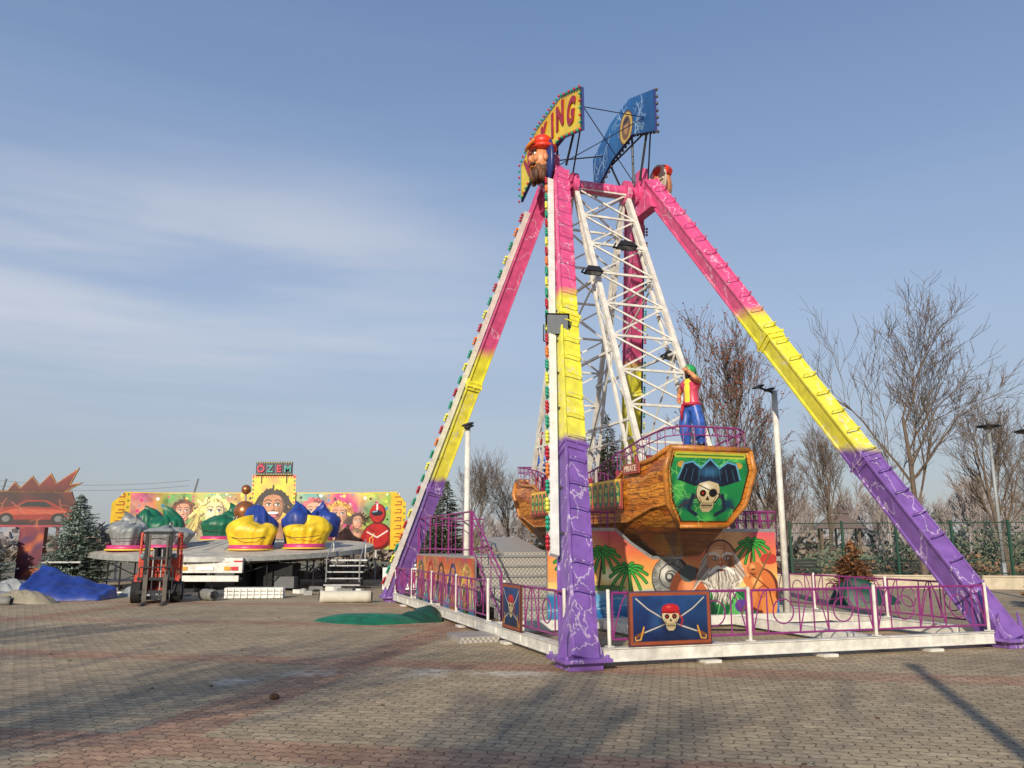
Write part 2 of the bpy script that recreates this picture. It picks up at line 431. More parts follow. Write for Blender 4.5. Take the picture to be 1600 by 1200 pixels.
L.new(hr.outputs[0], sc_.inputs[6]); sc_.inputs[7].default_value = (8, 8, 8, 1)
c1 = cmix(.74, sky.outputs[0], sc_.outputs[2])
mp = N.new('ShaderNodeMapping'); mp.inputs['Scale'].default_value = (1.0, 1.0, 8.5); mp.inputs['Rotation'].default_value = (0, .05, 0)
mp.inputs['Location'].default_value = (.35, 0, .4)
L.new(tc.outputs['Generated'], mp.inputs[0])
no = N.new('ShaderNodeTexNoise'); no.inputs['Scale'].default_value = 1.3; no.inputs['Detail'].default_value = 5
no.inputs['Roughness'].default_value = .5; no.inputs['Distortion'].default_value = .25; L.new(mp.outputs[0], no.inputs['Vector'])
cl = mrange(no.outputs['Fac'], .34, .70, 0, 1, True)
el = mth('MULTIPLY', mrange(sp.outputs['Z'], .08, .20, 0, 1, True), mrange(sp.outputs['Z'], .30, .48, 1, .08, True))
lf = mrange(sp.outputs['X'], -.30, .15, 1, .10, True)
cf = mth('MULTIPLY', mth('MULTIPLY', cl, el), mth('MULTIPLY', lf, .8))
c2 = cmix(cf, c1, (5.6, 5.8, 6.3))
L.new(c2, bg.inputs[0])
scene.view_settings.view_transform = 'Standard'; scene.view_settings.look = 'None'; scene.view_settings.exposure = 0

# ------------------------------------------------------------------ ground
def sheet(name, x0, x1, y0, y1, z, mt):
    mb = MB(); mb.add([(x0, y0, z), (x1, y0, z), (x1, y1, z), (x0, y1, z)], [(0, 1, 2, 3)]); return mb.make(name, mt)
gm = mat('dry_soil_and_grass', (124, 116, 94), .95, var=.35, scale=.35)
sheet('ground', -4000, 4000, -4000, 4000, -.06, gm)

def paver_material():
    m = bpy.data.materials.new('interlocking_pavers'); nt, N, L, B = nodes_of(m)
    def math_(op, *a):
        n = N.new('ShaderNodeMath'); n.operation = op
        for i, q in enumerate(a):
            if isinstance(q, (int, float)): n.inputs[i].default_value = q
            else: L.new(q, n.inputs[i])
        return n.outputs[0]
    def mr(src, a, b, c, d):
        n = N.new('ShaderNodeMapRange'); n.inputs[1].default_value = a; n.inputs[2].default_value = b
        n.inputs[3].default_value = c; n.inputs[4].default_value = d; L.new(src, n.inputs[0]); return n.outputs[0]
    def mix(f, a, b, bt='MIX'):
        n = N.new('ShaderNodeMix'); n.data_type = 'RGBA'; n.blend_type = bt
        if isinstance(f, (int, float)): n.inputs[0].default_value = f
        else: L.new(f, n.inputs[0])
        for i, q in ((6, a), (7, b)):
            if isinstance(q, tuple): n.inputs[i].default_value = (*q, 1)
            else: L.new(q, n.inputs[i])
        return n.outputs[2]
    tc = N.new('ShaderNodeTexCoord'); mp = N.new('ShaderNodeMapping')
    mp.inputs['Rotation'].default_value = (0, 0, math.radians(11)); L.new(tc.outputs['Object'], mp.inputs[0])
    sp = N.new('ShaderNodeSeparateXYZ'); L.new(mp.outputs[0], sp.inputs[0])
    e1, e2 = sp.outputs['X'], sp.outputs['Y']
    zz = math_('PINGPONG', e1, .055); zy = math_('PINGPONG', e2, .05)
    x = math_('ADD', e1, math_('MULTIPLY', zy, .45)); y = math_('ADD', e2, math_('MULTIPLY', zz, .55))
    cb = N.new('ShaderNodeCombineXYZ'); L.new(x, cb.inputs[0]); L.new(y, cb.inputs[1])
    def brick(c1, c2, mo):
        br = N.new('ShaderNodeTexBrick'); L.new(cb.outputs[0], br.inputs['Vector']); br.inputs['Scale'].default_value = 1
        br.inputs['Brick Width'].default_value = .22; br.inputs['Row Height'].default_value = .125
        br.inputs['Mortar Size'].default_value = .008; br.inputs['Mortar Smooth'].default_value = .5
        br.inputs['Color1'].default_value = (*lin(c1), 1); br.inputs['Color2'].default_value = (*lin(c2), 1); br.inputs['Mortar'].default_value = (*lin(mo), 1)
        return br
    b1 = brick((186, 166, 134), (160, 142, 114), (94, 80, 62)); b2 = brick((182, 136, 108), (158, 112, 88), (92, 68, 52))
    def band(co, c, hw): return mr(math_('ABSOLUTE', math_('SUBTRACT', co, c)), hw, hw+.03, .75, 0)
    bands = math_('MAXIMUM', math_('MAXIMUM', band(e2, 6.62, .33), band(e2, 11.6, .35)), math_('MAXIMUM', band(e1, -4.5, .35), band(e1, -14.5, .35)))
    bands = math_('MAXIMUM', bands, math_('MAXIMUM', band(e2, 16.8, .35), band(e2, 22., .35)))
    n0 = N.new('ShaderNodeTexNoise'); n0.inputs['Scale'].default_value = .8; n0.inputs['Detail'].default_value = 6; L.new(tc.outputs['Object'], n0.inputs['Vector'])
    bands = math_('MULTIPLY', bands, mr(n0.outputs['Fac'], .3, .6, .45, 1))
    col = mix(bands, b1.outputs['Color'], b2.outputs['Color'])
    n1 = N.new('ShaderNodeTexNoise'); n1.inputs['Scale'].default_value = .45; n1.inputs['Detail'].default_value = 10; n1.inputs['Roughness'].default_value = .68
    L.new(tc.outputs['Object'], n1.inputs['Vector'])
    col = mix(1.0, col, mr(n1.outputs['Fac'], .3, .7, .66, 1.16), 'MULTIPLY')
    n2 = N.new('ShaderNodeTexNoise'); n2.inputs['Scale'].default_value = 14; n2.inputs['Detail'].default_value = 4; L.new(tc.outputs['Object'], n2.inputs['Vector'])
    col = mix(1.0, col, mr(n2.outputs['Fac'], .3, .7, .76, 1.14), 'MULTIPLY')
    sp2 = N.new('ShaderNodeSeparateXYZ'); L.new(tc.outputs['Object'], sp2.inputs[0])
    def spot(cx, cy, rx, ry):
        a = math_('DIVIDE', math_('SUBTRACT', sp2.outputs['X'], cx), rx); b = math_('DIVIDE', math_('SUBTRACT', sp2.outputs['Y'], cy), ry)
        return mr(math_('SQRT', math_('ADD', math_('MULTIPLY', a, a), math_('MULTIPLY', b, b))), .2, 1, 1, 0)
    st = math_('MAXIMUM', math_('MAXIMUM', spot(-1.1, 11.3, .6, .9), spot(-2.6, 11.2, .9, .6)), math_('MAXIMUM', spot(-3.4, 10.6, .6, .7), spot(.0, 11.2, 1.2, .5)))
    n3 = N.new('ShaderNodeTexNoise'); n3.inputs['Scale'].default_value = 5; n3.inputs['Detail'].default_value = 9; n3.inputs['Roughness'].default_value = .65; L.new(tc.outputs['Object'], n3.inputs['Vector'])
    stm = mr(math_('ADD', math_('MULTIPLY', st, .40), n3.outputs['Fac']), .74, 1.0, 0, .65)
    col = mix(stm, col, lin((222, 212, 196)))
    L.new(col, B.inputs['Base Color']); B.inputs['Roughness'].default_value = .85
    bp = N.new('ShaderNodeBump'); bp.inputs['Strength'].default_value = .6; bp.inputs['Distance'].default_value = .012; bp.invert = True
    L.new(b1.outputs['Fac'], bp.inputs['Height'])
    bp2 = N.new('ShaderNodeBump'); bp2.inputs['Strength'].default_value = .35; bp2.inputs['Distance'].default_value = .01
    L.new(n2.outputs['Fac'], bp2.inputs['Height']); L.new(bp.outputs[0], bp2.inputs['Normal'])
    L.new(bp2.outputs[0], B.inputs['Normal'])
    return m
mb = MB(); mb.box((0, 5, -.1), (120, 74, .2)); mb.make('paved_square', paver_material())

# ------------------------------------------------------------------ the ride
O = (0.905, 11.65, 0); RA = math.radians(18.4)
def ride_empty(name): return empty(name, O, RA)
ride = ride_empty('pirate_ship_ride')
feet = [V(0, 0, .05), V(0, 13.9, .05), V(7.6, 0, .05), V(7.6, 13.9, .05)]
apex = [V(2.42, 6.55, 10.45), V(2.42, 7.35, 10.45), V(4.85, 6.55, 10.5), V(4.85, 7.35, 10.5)]
mb = MB(); rg = MB(); bd = MB(); bulbs = MB()
W0, W1, H0, H1 = .34, .32, .42, .34
for i, (f, a) in enumerate(zip(feet, apex)):
    mb.beam(f, a, W0, H0, 0, up=(0, -1, 0), w1=W1, h1=H1)
    d = (a-f).normalized(); x = d.cross(V(0, -1, 0)).normalized(); y = x.cross(d).normalized()
    for sx in (-1, 1):
        for sy in (-1, 1):
            mb.beam(f+x*sx*(W0/2+.005)+y*sy*(H0/2), a+x*sx*(W1/2+.005)+y*sy*(H1/2), .035, .06, 0, up=(0, -1, 0))
    for q in (.30, .56):
        p = f.lerp(a, q); mb.beam(p-d*.12, p+d*.12, .40, .47, 0, up=(0, -1, 0)); mb.beam(p-d*.02, p+d*.02, .46, .53, 0, up=(0, -1, 0))
        for sx in (-.2, 0, .2):
            for sy in (-1, 1):
                mb.box(p+x*sx+y*sy*.25, (.03, .03, .08), 0)
    mb.beam(f, f+d*.7, .42, .46, 0, up=(0, -1, 0), w1=.37, h1=.44)
    n = 26
    for k in range(2, n):
        p = f.lerp(a, k/n); wd = W0
        yy = y if f.y < 5 else -y
        q0 = p-x*wd*.42+yy*.19; q1 = p+x*wd*.42+yy*.19
        rg.tube([q0, q0+yy*.12, q1+yy*.12, q1], .013, 5)
        if i == 2:
            q0 = p+x*wd*.5-yy*.12; q1 = p+x*wd*.5+yy*.12
            rg.tube([q0, q0+x*.11, q1+x*.11, q1], .013, 5)
    mb.box((f.x, f.y, .13), (.7, .7, .05)); mb.box((f.x, f.y, .06), (.5, .5, .12))
    for sx in (-1, 1):
        mb.prism([(0, 0), (.14, 0), (0, .4)], (f.x+sx*.20, f.y-.05, .155), (sx, 0, 0), (0, 0, 1), .03)
        for sy in (-1, 1): mb.cyl((f.x+sx*.29, f.y+sy*.29, .15), (f.x+sx*.29, f.y+sy*.29, .20), .03, n=6)
    out_ = -1 if f.x < 3 else 1
    q0, q1 = (.13, .965) if i in (0, 2) else (.03, .94)
    p0 = f.lerp(a, q0)+x*out_*(.34 if i != 2 else .25); p1 = f.lerp(a, q1)+x*out_*.24
    bd.beam(p0, p1, .14, .08, 0 if i in (0, 1) else 1, up=(0, -1, 0))
    for k in range(12):
        t = (k+.5)/12; pp = p0.lerp(p1, t); bd.beam(pp, f.lerp(a, q0+(q1-q0)*t), .04, .04, 1)
    ng = 30
    for k in range(ng):
        t = (k+.3)/ng; c = p0.lerp(p1, t); mi = [0, 1, 2, 1, 3, 0, 2, 1][k % 8]
        for j in range(3):
            for l in range(2):
                qq = c+d*(j*.08)+x*out_*(.08+.045*l)+y*(.045 if l else -.02)
                if i == 2: qq = c+d*(j*.08)+x*out_*.075-y*(.03+.04*l)
                bulbs.ball(qq, .037 if i != 2 else .028, mi if i != 2 else 4, 6, 4)
mb.make('tower_legs', legmat, ride, bevel=.008); rg.make('leg_rungs', legmat, ride)
bd.make('light_boards', [white2, mat('board_back', (60, 60, 66), .6)], ride)
bulb_m = [mat('bulb_red', (175, 25, 38), .25), mat('bulb_green', (20, 145, 112), .25), mat('bulb_yellow', (218, 218, 75), .25), mat('bulb_orange', (220, 122, 45), .25), mat('bulb_smoke', (70, 60, 60), .3)]
bulbs.make('coloured_lamps', bulb_m, ride, smooth=True)

mb = MB()
mb.cyl((2.1, 6.95, 10.38), (5.15, 6.95, 10.42), .15, n=20)
for s0 in (2.42, 4.85):
    mb.prism([(-.7, -.55), (.7, -.55), (.42, .25), (.2, .42), (-.2, .42), (-.42, .25)], (s0, 6.95, 10.35), (0, 1, 0), (0, 0, 1), .26)
    mb.cyl((s0-.2, 6.95, 10.4), (s0+.2, 6.95, 10.4), .27, n=24)
    mb.box((s0+.02, 6.95, 10.9), (.18, .4, .3))
for s0 in (2.95, 4.4): mb.cyl((s0-.07, 6.95, 10.4), (s0+.07, 6.95, 10.4), .3, n=24)
mb.make('axle_and_gussets', legmat, ride, bevel=.01)

mb = MB()
for s0, ts, zs in ((2.42, (5.3, 6.9, 8.5), 11.2), (4.5, (5.9, 6.9, 8.5), 11.6)):
    for t in ts:
        mb.tube([(s0+.1, t, zs+.6), (s0+.12, 6.95+(t-6.95)*.35, 10.6)], .03, 6)
    mb.tube([(s0+.08, ts[0], zs+.1), (s0+.08, ts[-1], zs+.1)], .025, 6)
    mb.tube([(s0+.1, ts[0], zs+.1), (s0+.5, 6.9, 10.6)], .02, 6)
mb.tube([(2.5, 5.2, 11.5), (4.5, 6., 12.0)], .012, 5); mb.tube([(2.5, 5.2, 11.5), (4.6, 6.9, 10.7)], .012, 5)
mb.tube([(2.5, 8.4, 11.6), (4.5, 8.4, 12.1)], .02, 5); mb.tube([(2.5, 6.9, 10.8), (4.5, 6., 12.)], .012, 5)
mb.make('sign_struts', darkmetal, ride)

ysign = [(-2.15, -.55), (-.95, -.15), (.8, -.15), (2.05, -.55), (2.05, .5), (.8, .95), (-.9, .95), (-2.15, .5)]
mb = MB(); mb.prism(ysign, (2.36, 6.95, 11.3), (0, -1, 0), (0, 0, 1), .06)
mb.make('viking_sign_board', mat('sign_back', (50, 60, 120), .5), ride)
p = Paint(4.4, 1.7, 220, 3); p.grad([(0, (232, 190, 35)), (.5, (240, 218, 60)), (1, (232, 175, 35))]); p.mix(p.noise(5)*.4, (200, 120, 30), .4)
ol = [(a[0]+2.2, a[1]+.7) for a in ysign]
p.line(ol+[ol[0]], .12, (60, 120, 60))
p.mesh('viking_sign_face', lambda x, y: (2.32, 6.95-(x-2.2), 11.3+y-.7), ride, outline=[(a[0]*.995+2.2, a[1]*.995+.7) for a in ysign])
def zmid(x):
    ax = abs(x); return 11.7 if ax < .85 else 11.7-(ax-.85)*.36
for k, (ch, x) in enumerate(zip('VIKING', (-1.5, -.88, -.30, .30, .80, 1.48))):
    tilt = 0 if abs(x) < .85 else -math.copysign(.32, x)
    xa = V(0, -math.cos(tilt), math.sin(tilt)); ya = V(0, math.sin(tilt), math.cos(tilt))
    M = frameM((2.30, 6.95-x, zmid(x)), xa, ya)@Matrix.Diagonal((.84, 1.12, 1, 1))
    text_obj('letter_'+ch.lower()+'_%d' % k, ch, .76, mat('sign_letter_red', (158, 18, 32), .35), M, ride, .012, .03)
mb = MB()
for poly, o, sx in ((ysign, (2.31, 6.95, 11.3), -1),):
    for (a, b) in zip(poly, poly[1:]+poly[:1]):
        L_ = math.hypot(b[0]-a[0], b[1]-a[1]); n = int(L_/.16)
        for k in range(n):
            t = k/n; mb.ball((o[0]-.03, o[1]-(a[0]+(b[0]-a[0])*t), o[2]+a[1]+(b[1]-a[1])*t), .035, k % 2, 6, 4)
bsign = [(-2.1, -.75), (-.9, -.25), (.3, -.1), (1.5, -.6), (1.5, .5), (.2, .95), (-.9, .85), (-2.1, .35)]
b2 = MB(); b2.prism(bsign, (4.5, 6.95, 11.95), (0, -1, 0), (0, 0, 1), .06); b2.make('blue_sign_board', mat('sign_back', (50, 60, 120)), ride)
for (a, b) in zip(bsign, bsign[1:]+bsign[:1]):
    L_ = math.hypot(b[0]-a[0], b[1]-a[1]); n = int(L_/.17)
    for k in range(n):
        t = k/n; mb.ball((4.54, 6.95-(a[0]+(b[0]-a[0])*t), 11.95+a[1]+(b[1]-a[1])*t), .045, 4, 6, 4)
mb.make('sign_bulbs', bulb_m, ride, smooth=True)
p = Paint(3.8, 1.9, 260, 5); p.grad([(0, (22, 62, 120)), (1, (38, 104, 170))])
p.mix(p.noise(3)*.5, (60, 140, 200), .5)
for k in range(9): p.bolt(p.rr.uniform(.2, 3.6), p.rr.uniform(.3, 1.7), 1.2, p.rr.uniform(0, 6.3), .02, (190, 220, 245))
p.ell(2.2, 1.1, .40, .46, (90, 60, 25)); p.ell(2.2, 1.1, .35, .41, (215, 180, 85)); p.ell(2.2, 1.1, .25, .32, (130, 90, 50)); p.ell(2.2, 1.1, .14, .22, (190, 140, 90), soft=.05); p.ell(2.2, 1.28, .16, .08, (60, 45, 30))
ol = [(a[0]+2.2, a[1]+.85) for a in bsign]
p.mesh('blue_sign_face', lambda x, y: (4.46, 6.95-(x-2.2), 11.95+y-.85), ride, outline=ol)

def pirate_head(name, c, sgn):
    mb = MB()
    cx, cy, cz = c
    mb.ball((cx+.12*sgn*-1, cy, cz+.0), (.12, .44, .64), 5, 16, 10)
    mb.ball((cx, cy, cz), (.27, .27, .38), 0, 16, 12)
    mb.ball((cx+.02, cy+.0, cz-.26), (.25, .26, .24), 1, 12, 8)
    for k in range(12): mb.ball((cx+.2*sgn*abs(math.sin(k)), cy+.20*math.cos(k*.9), cz-.32-.03*(k % 4)), (.09, .09, .18), 1 if k % 2 else 7, 8, 6)
    mb.ball((cx+.03, cy+.0, cz+.33), (.36, .40, .11), 2, 16, 8, rot=(.1, 0, 0))
    mb.ball((cx, cy, cz+.46), (.27, .32, .2), 2, 14, 8)
    mb.ball((cx+.27*sgn, cy, cz+.02), (.08, .055, .10), 0)
    mb.ball((cx+.24*sgn, cy, cz-.13), (.08, .18, .045), 1)
    mb.ball((cx+.25*sgn, cy, cz-.19), (.05, .08, .02), 6)
    for sy in (-1, 1):
        mb.ball((cx+.22*sgn, cy+.12*sy, cz+.12), (.04, .05, .035), 3); mb.ball((cx+.25*sgn, cy+.12*sy, cz+.12), (.022, .022, .022), 4)
        mb.ball((cx+.23*sgn, cy+.12*sy, cz+.2), (.05, .1, .025), 1)
        mb.ball((cx, cy+.27*sy, cz), (.07, .05, .1), 0)
        mb.ball((cx+.2*sgn, cy+.14*sy, cz-.02), (.07, .08, .08), 0)
    mb.tube([(cx+.3*sgn, cy-.3, cz+.38), (cx+.36*sgn, cy, cz+.33), (cx+.3*sgn, cy+.3, cz+.38)], .045, 6, 6)
    return mb.make(name, [mat('figure_skin', (198, 130, 86), .45), mat('figure_beard', (78, 46, 28), .6), mat('figure_red_hat', (215, 55, 32), .4),
                          mat('eye_white', (235, 235, 230), .3), black, mat('figure_blue', (30, 50, 110), .4), mat('hat_orange', (225, 120, 35), .4), mat('beard_light', (112, 70, 42), .6)], ride, smooth=True)
pirate_head('pirate_head_relief', (2.0, 6.6, 10.72), -1)
mb = MB(); mb.cyl((5.25, 6.9, 10.75), (5.29, 6.9, 10.75), .48, n=28); mb.ball((5.42, 6.9, 10.7), (.25, .3, .45), 1, 14, 8); mb.ball((5.42, 6.9, 11.05), (.26, .36, .2), 2)
mb.tube([(5.24, 6.5, 10.75), (5.24, 7.3, 10.75)], .03); mb.tube([(5.24, 6.9, 10.3), (5.24, 6.9, 11.2)], .03)
mb.make('pirate_head_relief_back', [mat('fibreglass_back', (200, 190, 170), .6), MATS['figure_skin'], MATS['figure_red_hat']], ride, smooth=False)

# suspension trusses
CS, CT = 4.05, 7.5
mb = MB()
for sg, tb in ((-1, 4.1), (1, 11.1)):
    top = [V(2.98, 6.98+sg*.12, 10.3), V(4.38, 6.98+sg*.12, 10.3)]
    bot = [V(3.27, tb, 2.9), V(4.95, tb, 2.9)]
    inn = V(0, -sg*.36, 0)
    bays = 9
    for k in (0, 1):
        mb.beam(top[k], bot[k], .10, .11, 0, up=(1, 0, 0))
        mb.beam(top[k]+inn*.3, bot[k]+inn*1.7, .065, .065, 0, up=(1, 0, 0))
        for b in range(bays):
            a0 = top[k].lerp(bot[k], b/bays); a1 = top[k].lerp(bot[k], (b+1)/bays)
            i0 = (top[k]+inn*.3).lerp(bot[k]+inn*1.7, b/bays); i1 = (top[k]+inn*.3).lerp(bot[k]+inn*1.7, (b+1)/bays)
            mb.beam(a0 if b % 2 else i0, i1 if b % 2 else a1, .028, .028, 0)
    for b in range(bays+1):
        l0 = top[0].lerp(bot[0], b/bays); r0 = top[1].lerp(bot[1], b/bays)
        mb.beam(l0, r0, .05, .05, 0)
        if b < bays:
            l1 = top[0].lerp(bot[0], (b+1)/bays); r1 = top[1].lerp(bot[1], (b+1)/bays)
            mb.beam(l0, r1, .04, .035, 0, up=(0, 1, 0)); mb.beam(r0+V(0, .05, 0), l1+V(0, .05, 0), .04, .035, 0, up=(0, 1, 0))
def tp(s0, sg, q):
    tb = 4.1 if sg < 0 else 11.1
    return V(s0+.3*q, 6.98+sg*.12+(tb-6.98-sg*.12)*q, 10.3-7.4*q)
for s0 in (2.98, 4.45):
    for q in (.35, .6, .82): mb.beam(tp(s0, -1, q), tp(s0, 1, q), .055, .055)
    mb.beam(tp(s0, -1, .35), tp(s0, 1, .6), .032, .032); mb.beam(tp(s0+.04, 1, .35), tp(s0+.04, -1, .6), .032, .032)
    mb.beam(tp(s0, -1, .6), (s0+.2, 7.5, 2.8), .032, .032); mb.beam(tp(s0, 1, .6), (s0+.2, 7.5, 2.8), .032, .032)
mb.make('suspension_truss', white, ride)

# hull
def sheer(t): return 2.45+(CT-t)**2*.058
def hull_sections():
    st = []
    st.append([(3.0, .86, 3.42), (3.05, .96, 3.05), (3.22, .84, 2.4), (3.4, .52, 1.98), (3.85, .18, 1.42)])
    st.append([(3.6, .90, 3.25), (3.65, .98, 2.95), (3.75, .88, 2.35), (3.9, .58, 1.85), (4.15, .2, 1.40)])
    for q in (4.7, 6.0, 7.5):
        st.append([(q, .93, sheer(q)+(.25 if q < 5 else 0)), (q, .98, sheer(q)-.2), (q, .92, 2.1), (q, .62, 1.7), (q, .22, 1.42)])
    rev = []
    for s_ in st[:-1][::-1]: rev.append([(2*CT-a, b, c) for a, b, c in s_])
    return st+rev
S = hull_sections(); mb = MB(); vs = []; fs = []
for s_ in S:
    for a, b, c in s_: vs.append((CS-b, a, c))
    for a, b, c in s_[::-1]: vs.append((CS+b, a, c))
K = 10
for i in range(len(S)-1):
    for k in range(K-1): fs.append((i*K+k, i*K+k+1, (i+1)*K+k+1, (i+1)*K+k))
fs.append(tuple(range(K))); fs.append(tuple((len(S)-1)*K+k for k in range(K))[::-1])
mb.add(vs, fs)
for i in range(len(S)-1):
    a = S[i][0]; b = S[i+1][0]
    mb.add([(CS-a[1]+.04, a[0]+.01, a[2]-.25), (CS+a[1]-.04, a[0]+.01, a[2]-.25), (CS+b[1]-.04, b[0], b[2]-.25), (CS-b[1]+.04, b[0], b[2]-.25)], [(0, 1, 2, 3)], 1)
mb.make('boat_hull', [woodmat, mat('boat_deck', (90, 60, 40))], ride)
mb = MB()
for sx in (-1, 1):
    for idx, r in ((0, .05), (2, .03)):
        mb.tube([(CS+sx*(s_[idx][1]+.02), s_[idx][0], s_[idx][2]+(.02 if idx == 0 else 0)) for s_ in S], r, 6)
for s_ in (S[0], S[-1]):
    mb.tube([(CS-s_[0][1], s_[0][0], s_[0][2]+.02), (CS+s_[0][1], s_[0][0], s_[0][2]+.02)], .06, 8)
    sgn = -1 if s_[0][0] < 7 else 1
    for sx in (-1, 1):
        mb.tube([(CS+sx*(s_[k][1]+.01), s_[k][0]+sgn*.03, s_[k][2]) for k in range(4)], [.05, .06, .05, .035], 8)
    mb.tube([(CS-s_[3][1], s_[3][0]+sgn*.03, s_[3][2]), (CS+s_[3][1], s_[3][0]+sgn*.03, s_[3][2])], .04, 8)
mb.make('gunwales', mat('gunwale_orange', (180, 116, 48), .4, var=.45, scale=8), ride, smooth=True)
def transom(name, mirror):
    p = Paint(2.0, 1.5, 230, 9)
    p.grad([(0, (190, 105, 30)), (1, (228, 160, 60))])
    for k in range(14): p.line([(0, k*.11), (1, k*.11+.03), (2, k*.11)], .012, (90, 40, 15))
    inner = [(.24, 1.38), (.16, 1.1), (.27, .52), (.52, .14), (1.48, .14), (1.73, .52), (1.84, 1.1), (1.76, 1.38)]
    p.line(inner+[inner[0]], .07, (70, 35, 15)); p.poly(inner, (25, 130, 70))
    g = p.inside(inner).astype(float)
    p.mix(g*(p.noise(9)*.6), (90, 200, 90), .75); p.mix(g*(-p.noise(7)*.6), (8, 62, 50), .75)
    for k in range(26): p.bolt(p.rr.uniform(.4, 1.6), p.rr.uniform(.3, 1.3), .5, p.rr.uniform(0, 6.3), .010, (150, 235, 130), .7, depth=1)
    p.line([(.27, 1.36), (1.73, 1.36)], .1, (180, 190, 60)); p.line([(.27, 1.36), (1.73, 1.36)], .03, (60, 110, 40))
    for sx in (-1, 1):
        p.line([(1-sx*.6, .38), (1+sx*.55, 1.1)], .05, (60, 50, 60)); p.ell(1+sx*.62, 1.18, .09, .06, (190, 150, 60))
        p.ell(1+sx*.45, .45, .2, .16, (20, 60, 80), soft=.1)
    p.poly([(.30, .90), (.42, 1.22), (.62, 1.26), (.8, 1.14), (1, 1.32), (1.2, 1.14), (1.38, 1.26), (1.58, 1.22), (1.70, .90), (1.3, .78), (1, .84), (.7, .78)], (18, 28, 48))
    p.line([(.32, .92), (.43, 1.2), (.62, 1.24), (.8, 1.12), (1, 1.30), (1.2, 1.12), (1.38, 1.24), (1.57, 1.2), (1.68, .92)], .03, (90, 165, 200))
    p.ell(1, 1.05, .3, .14, (50, 100, 140), soft=.12)
    for k in range(8): p.line([(.45+k*.16, .88), (.5+k*.14, 1.1)], .012, (70, 130, 165), .6)
    p.line([(.68, .62), (.62, .35), (.8, .25)], .07, (25, 40, 60)); p.line([(1.32, .62), (1.4, .35), (1.22, .25)], .07, (25, 40, 60))
    skull(p, 1, .68, .27)
    p.line([(.74, .86), (1, .92), (1.26, .86)], .07, (25, 45, 75)); p.ell(1.11, .66, .09, .08, (20, 20, 25)); p.line([(.8, .8), (1.11, .68), (1.3, .62)], .02, (20, 20, 25))
    ol = [(1-.84, 1.45), (1-.94, 1.1), (1-.82, .46), (1-.51, .05), (1+.51, .05), (1+.82, .46), (1+.94, 1.1), (1+.84, 1.45)]
    def tz(z):
        return float(np.interp(z, [1.98, 2.4, 3.05, 3.42], [3.4, 3.22, 3.05, 3.0]))-.02
    def f(x, y):
        z = 1.95+y; t = tz(z)
        return (CS+(x-1), t, z) if not mirror else (CS-(x-1), 2*CT-t, z)
    p.mesh(name, f, ride, outline=ol)
transom('painted_transom', False); transom('painted_transom_far', True)
p = Paint(2.6, .62, 300, 11); p.grad([(0, (190, 60, 60)), (.5, (225, 125, 60)), (1, (215, 165, 60))])
p.mix(p.noise(12)*.5, (225, 90, 145), .6)
for k in range(9):
    x = .16+k*.285
    p.ell(x, .31, .12, .26, (35, 25, 20)); p.ell(x, .31, .105, .24, (30, 120, 75)); p.swirl(x, .40, .075, .022, (235, 205, 80), 1.5, k); p.swirl(x, .22, .075, .022, (235, 205, 80), 1.5, k+2)
p.line([(0, .03), (2.6, .03)], .05, (110, 45, 25)); p.line([(0, .59), (2.6, .59)], .05, (240, 200, 70))
for tt in (4.75, 7.65): p.mesh('ornament_panel', lambda x, y, tt=tt: (CS-1.06, tt+2.6-x, 2.36+y), ride)
mb = MB()
for tt in (4.75, 7.65): mb.box((CS-1.035, tt+1.3, 2.67), (.03, 2.6, .62))
mb.box((CS-1.01, 4.35, 3.14), (.04, .7, .2)); mb.make('name_board', mat('board_red_brown', (150, 70, 60)), ride)
text_obj('name_lettering', 'PIRATE', .17, mat('lettering_cream', (215, 190, 170)), frameM((CS-1.04, 4.35, 3.14), (0, -1, 0), (0, 0, 1)), ride, .005, .002)
mb = MB()
def rail_curve(sgn):
    tfn = (lambda t: t) if sgn < 0 else (lambda t: 2*CT-t)
    path = [(CS-.93, tfn(5.0), 3.55), (CS-.93, tfn(4.0), 3.72), (CS-.88, tfn(3.15), 3.82), (CS-.6, tfn(2.95), 3.85), (CS+.6, tfn(2.95), 3.85), (CS+.88, tfn(3.15), 3.82), (CS+.93, tfn(4.0), 3.72), (CS+.93, tfn(5.0), 3.55)]
    mb.tube(path, .02, 6); mb.tube([(a, b, c-.16) for a, b, c in path], .012, 6)
    for a, b in zip(path[:-1], path[1:]):
        a = V(*a); b = V(*b); n = max(1, int((b-a).length/.24))
        for k in range(n):
            q = a.lerp(b, k/n); mb.tube([q, V(q.x, q.y, (3.4 if abs(q.y-CT) > 3.9 else sheer(q.y)))], .009, 5)
        n = max(1, int((b-a).length/.3))
        for k in range(n):
            q = a.lerp(b, (k+.5)/n)-V(0, 0, .08); mb.tube([q+V(.06*math.cos(g), .0, .06*math.sin(g)) if abs((b-a).x) > .3 else q+V(0, .06*math.cos(g), .06*math.sin(g)) for g in [j*math.pi/4 for j in range(9)]], .008, 4)
rail_curve(-1); rail_curve(1)
for sx in (-1, 1):
    for k in range(25):
        t = 5.1+k*.2; h = sheer(t); mb.tube([(CS+sx*.96, t, h), (CS+sx*.96, t, h+.75)], .011, 5)
    mb.tube([(CS+sx*.96, 5.0+k*.5, sheer(5.0+k*.5)+.75) for k in range(11)], .02, 6)
mb.make('boat_rails', purple_rail, ride)
mb = MB()
for k in range(7):
    t = 4.7+k*.93; h = sheer(t)-.25; mb.box((CS, t, h+.2), (1.7, .38, .14)); mb.box((CS, t+(.2 if t > CT-.1 else -.2), h+.5), (1.7, .08, .6))
mb.make('boat_seats', mat('seat_red', (150, 40, 40)), ride, bevel=.03)

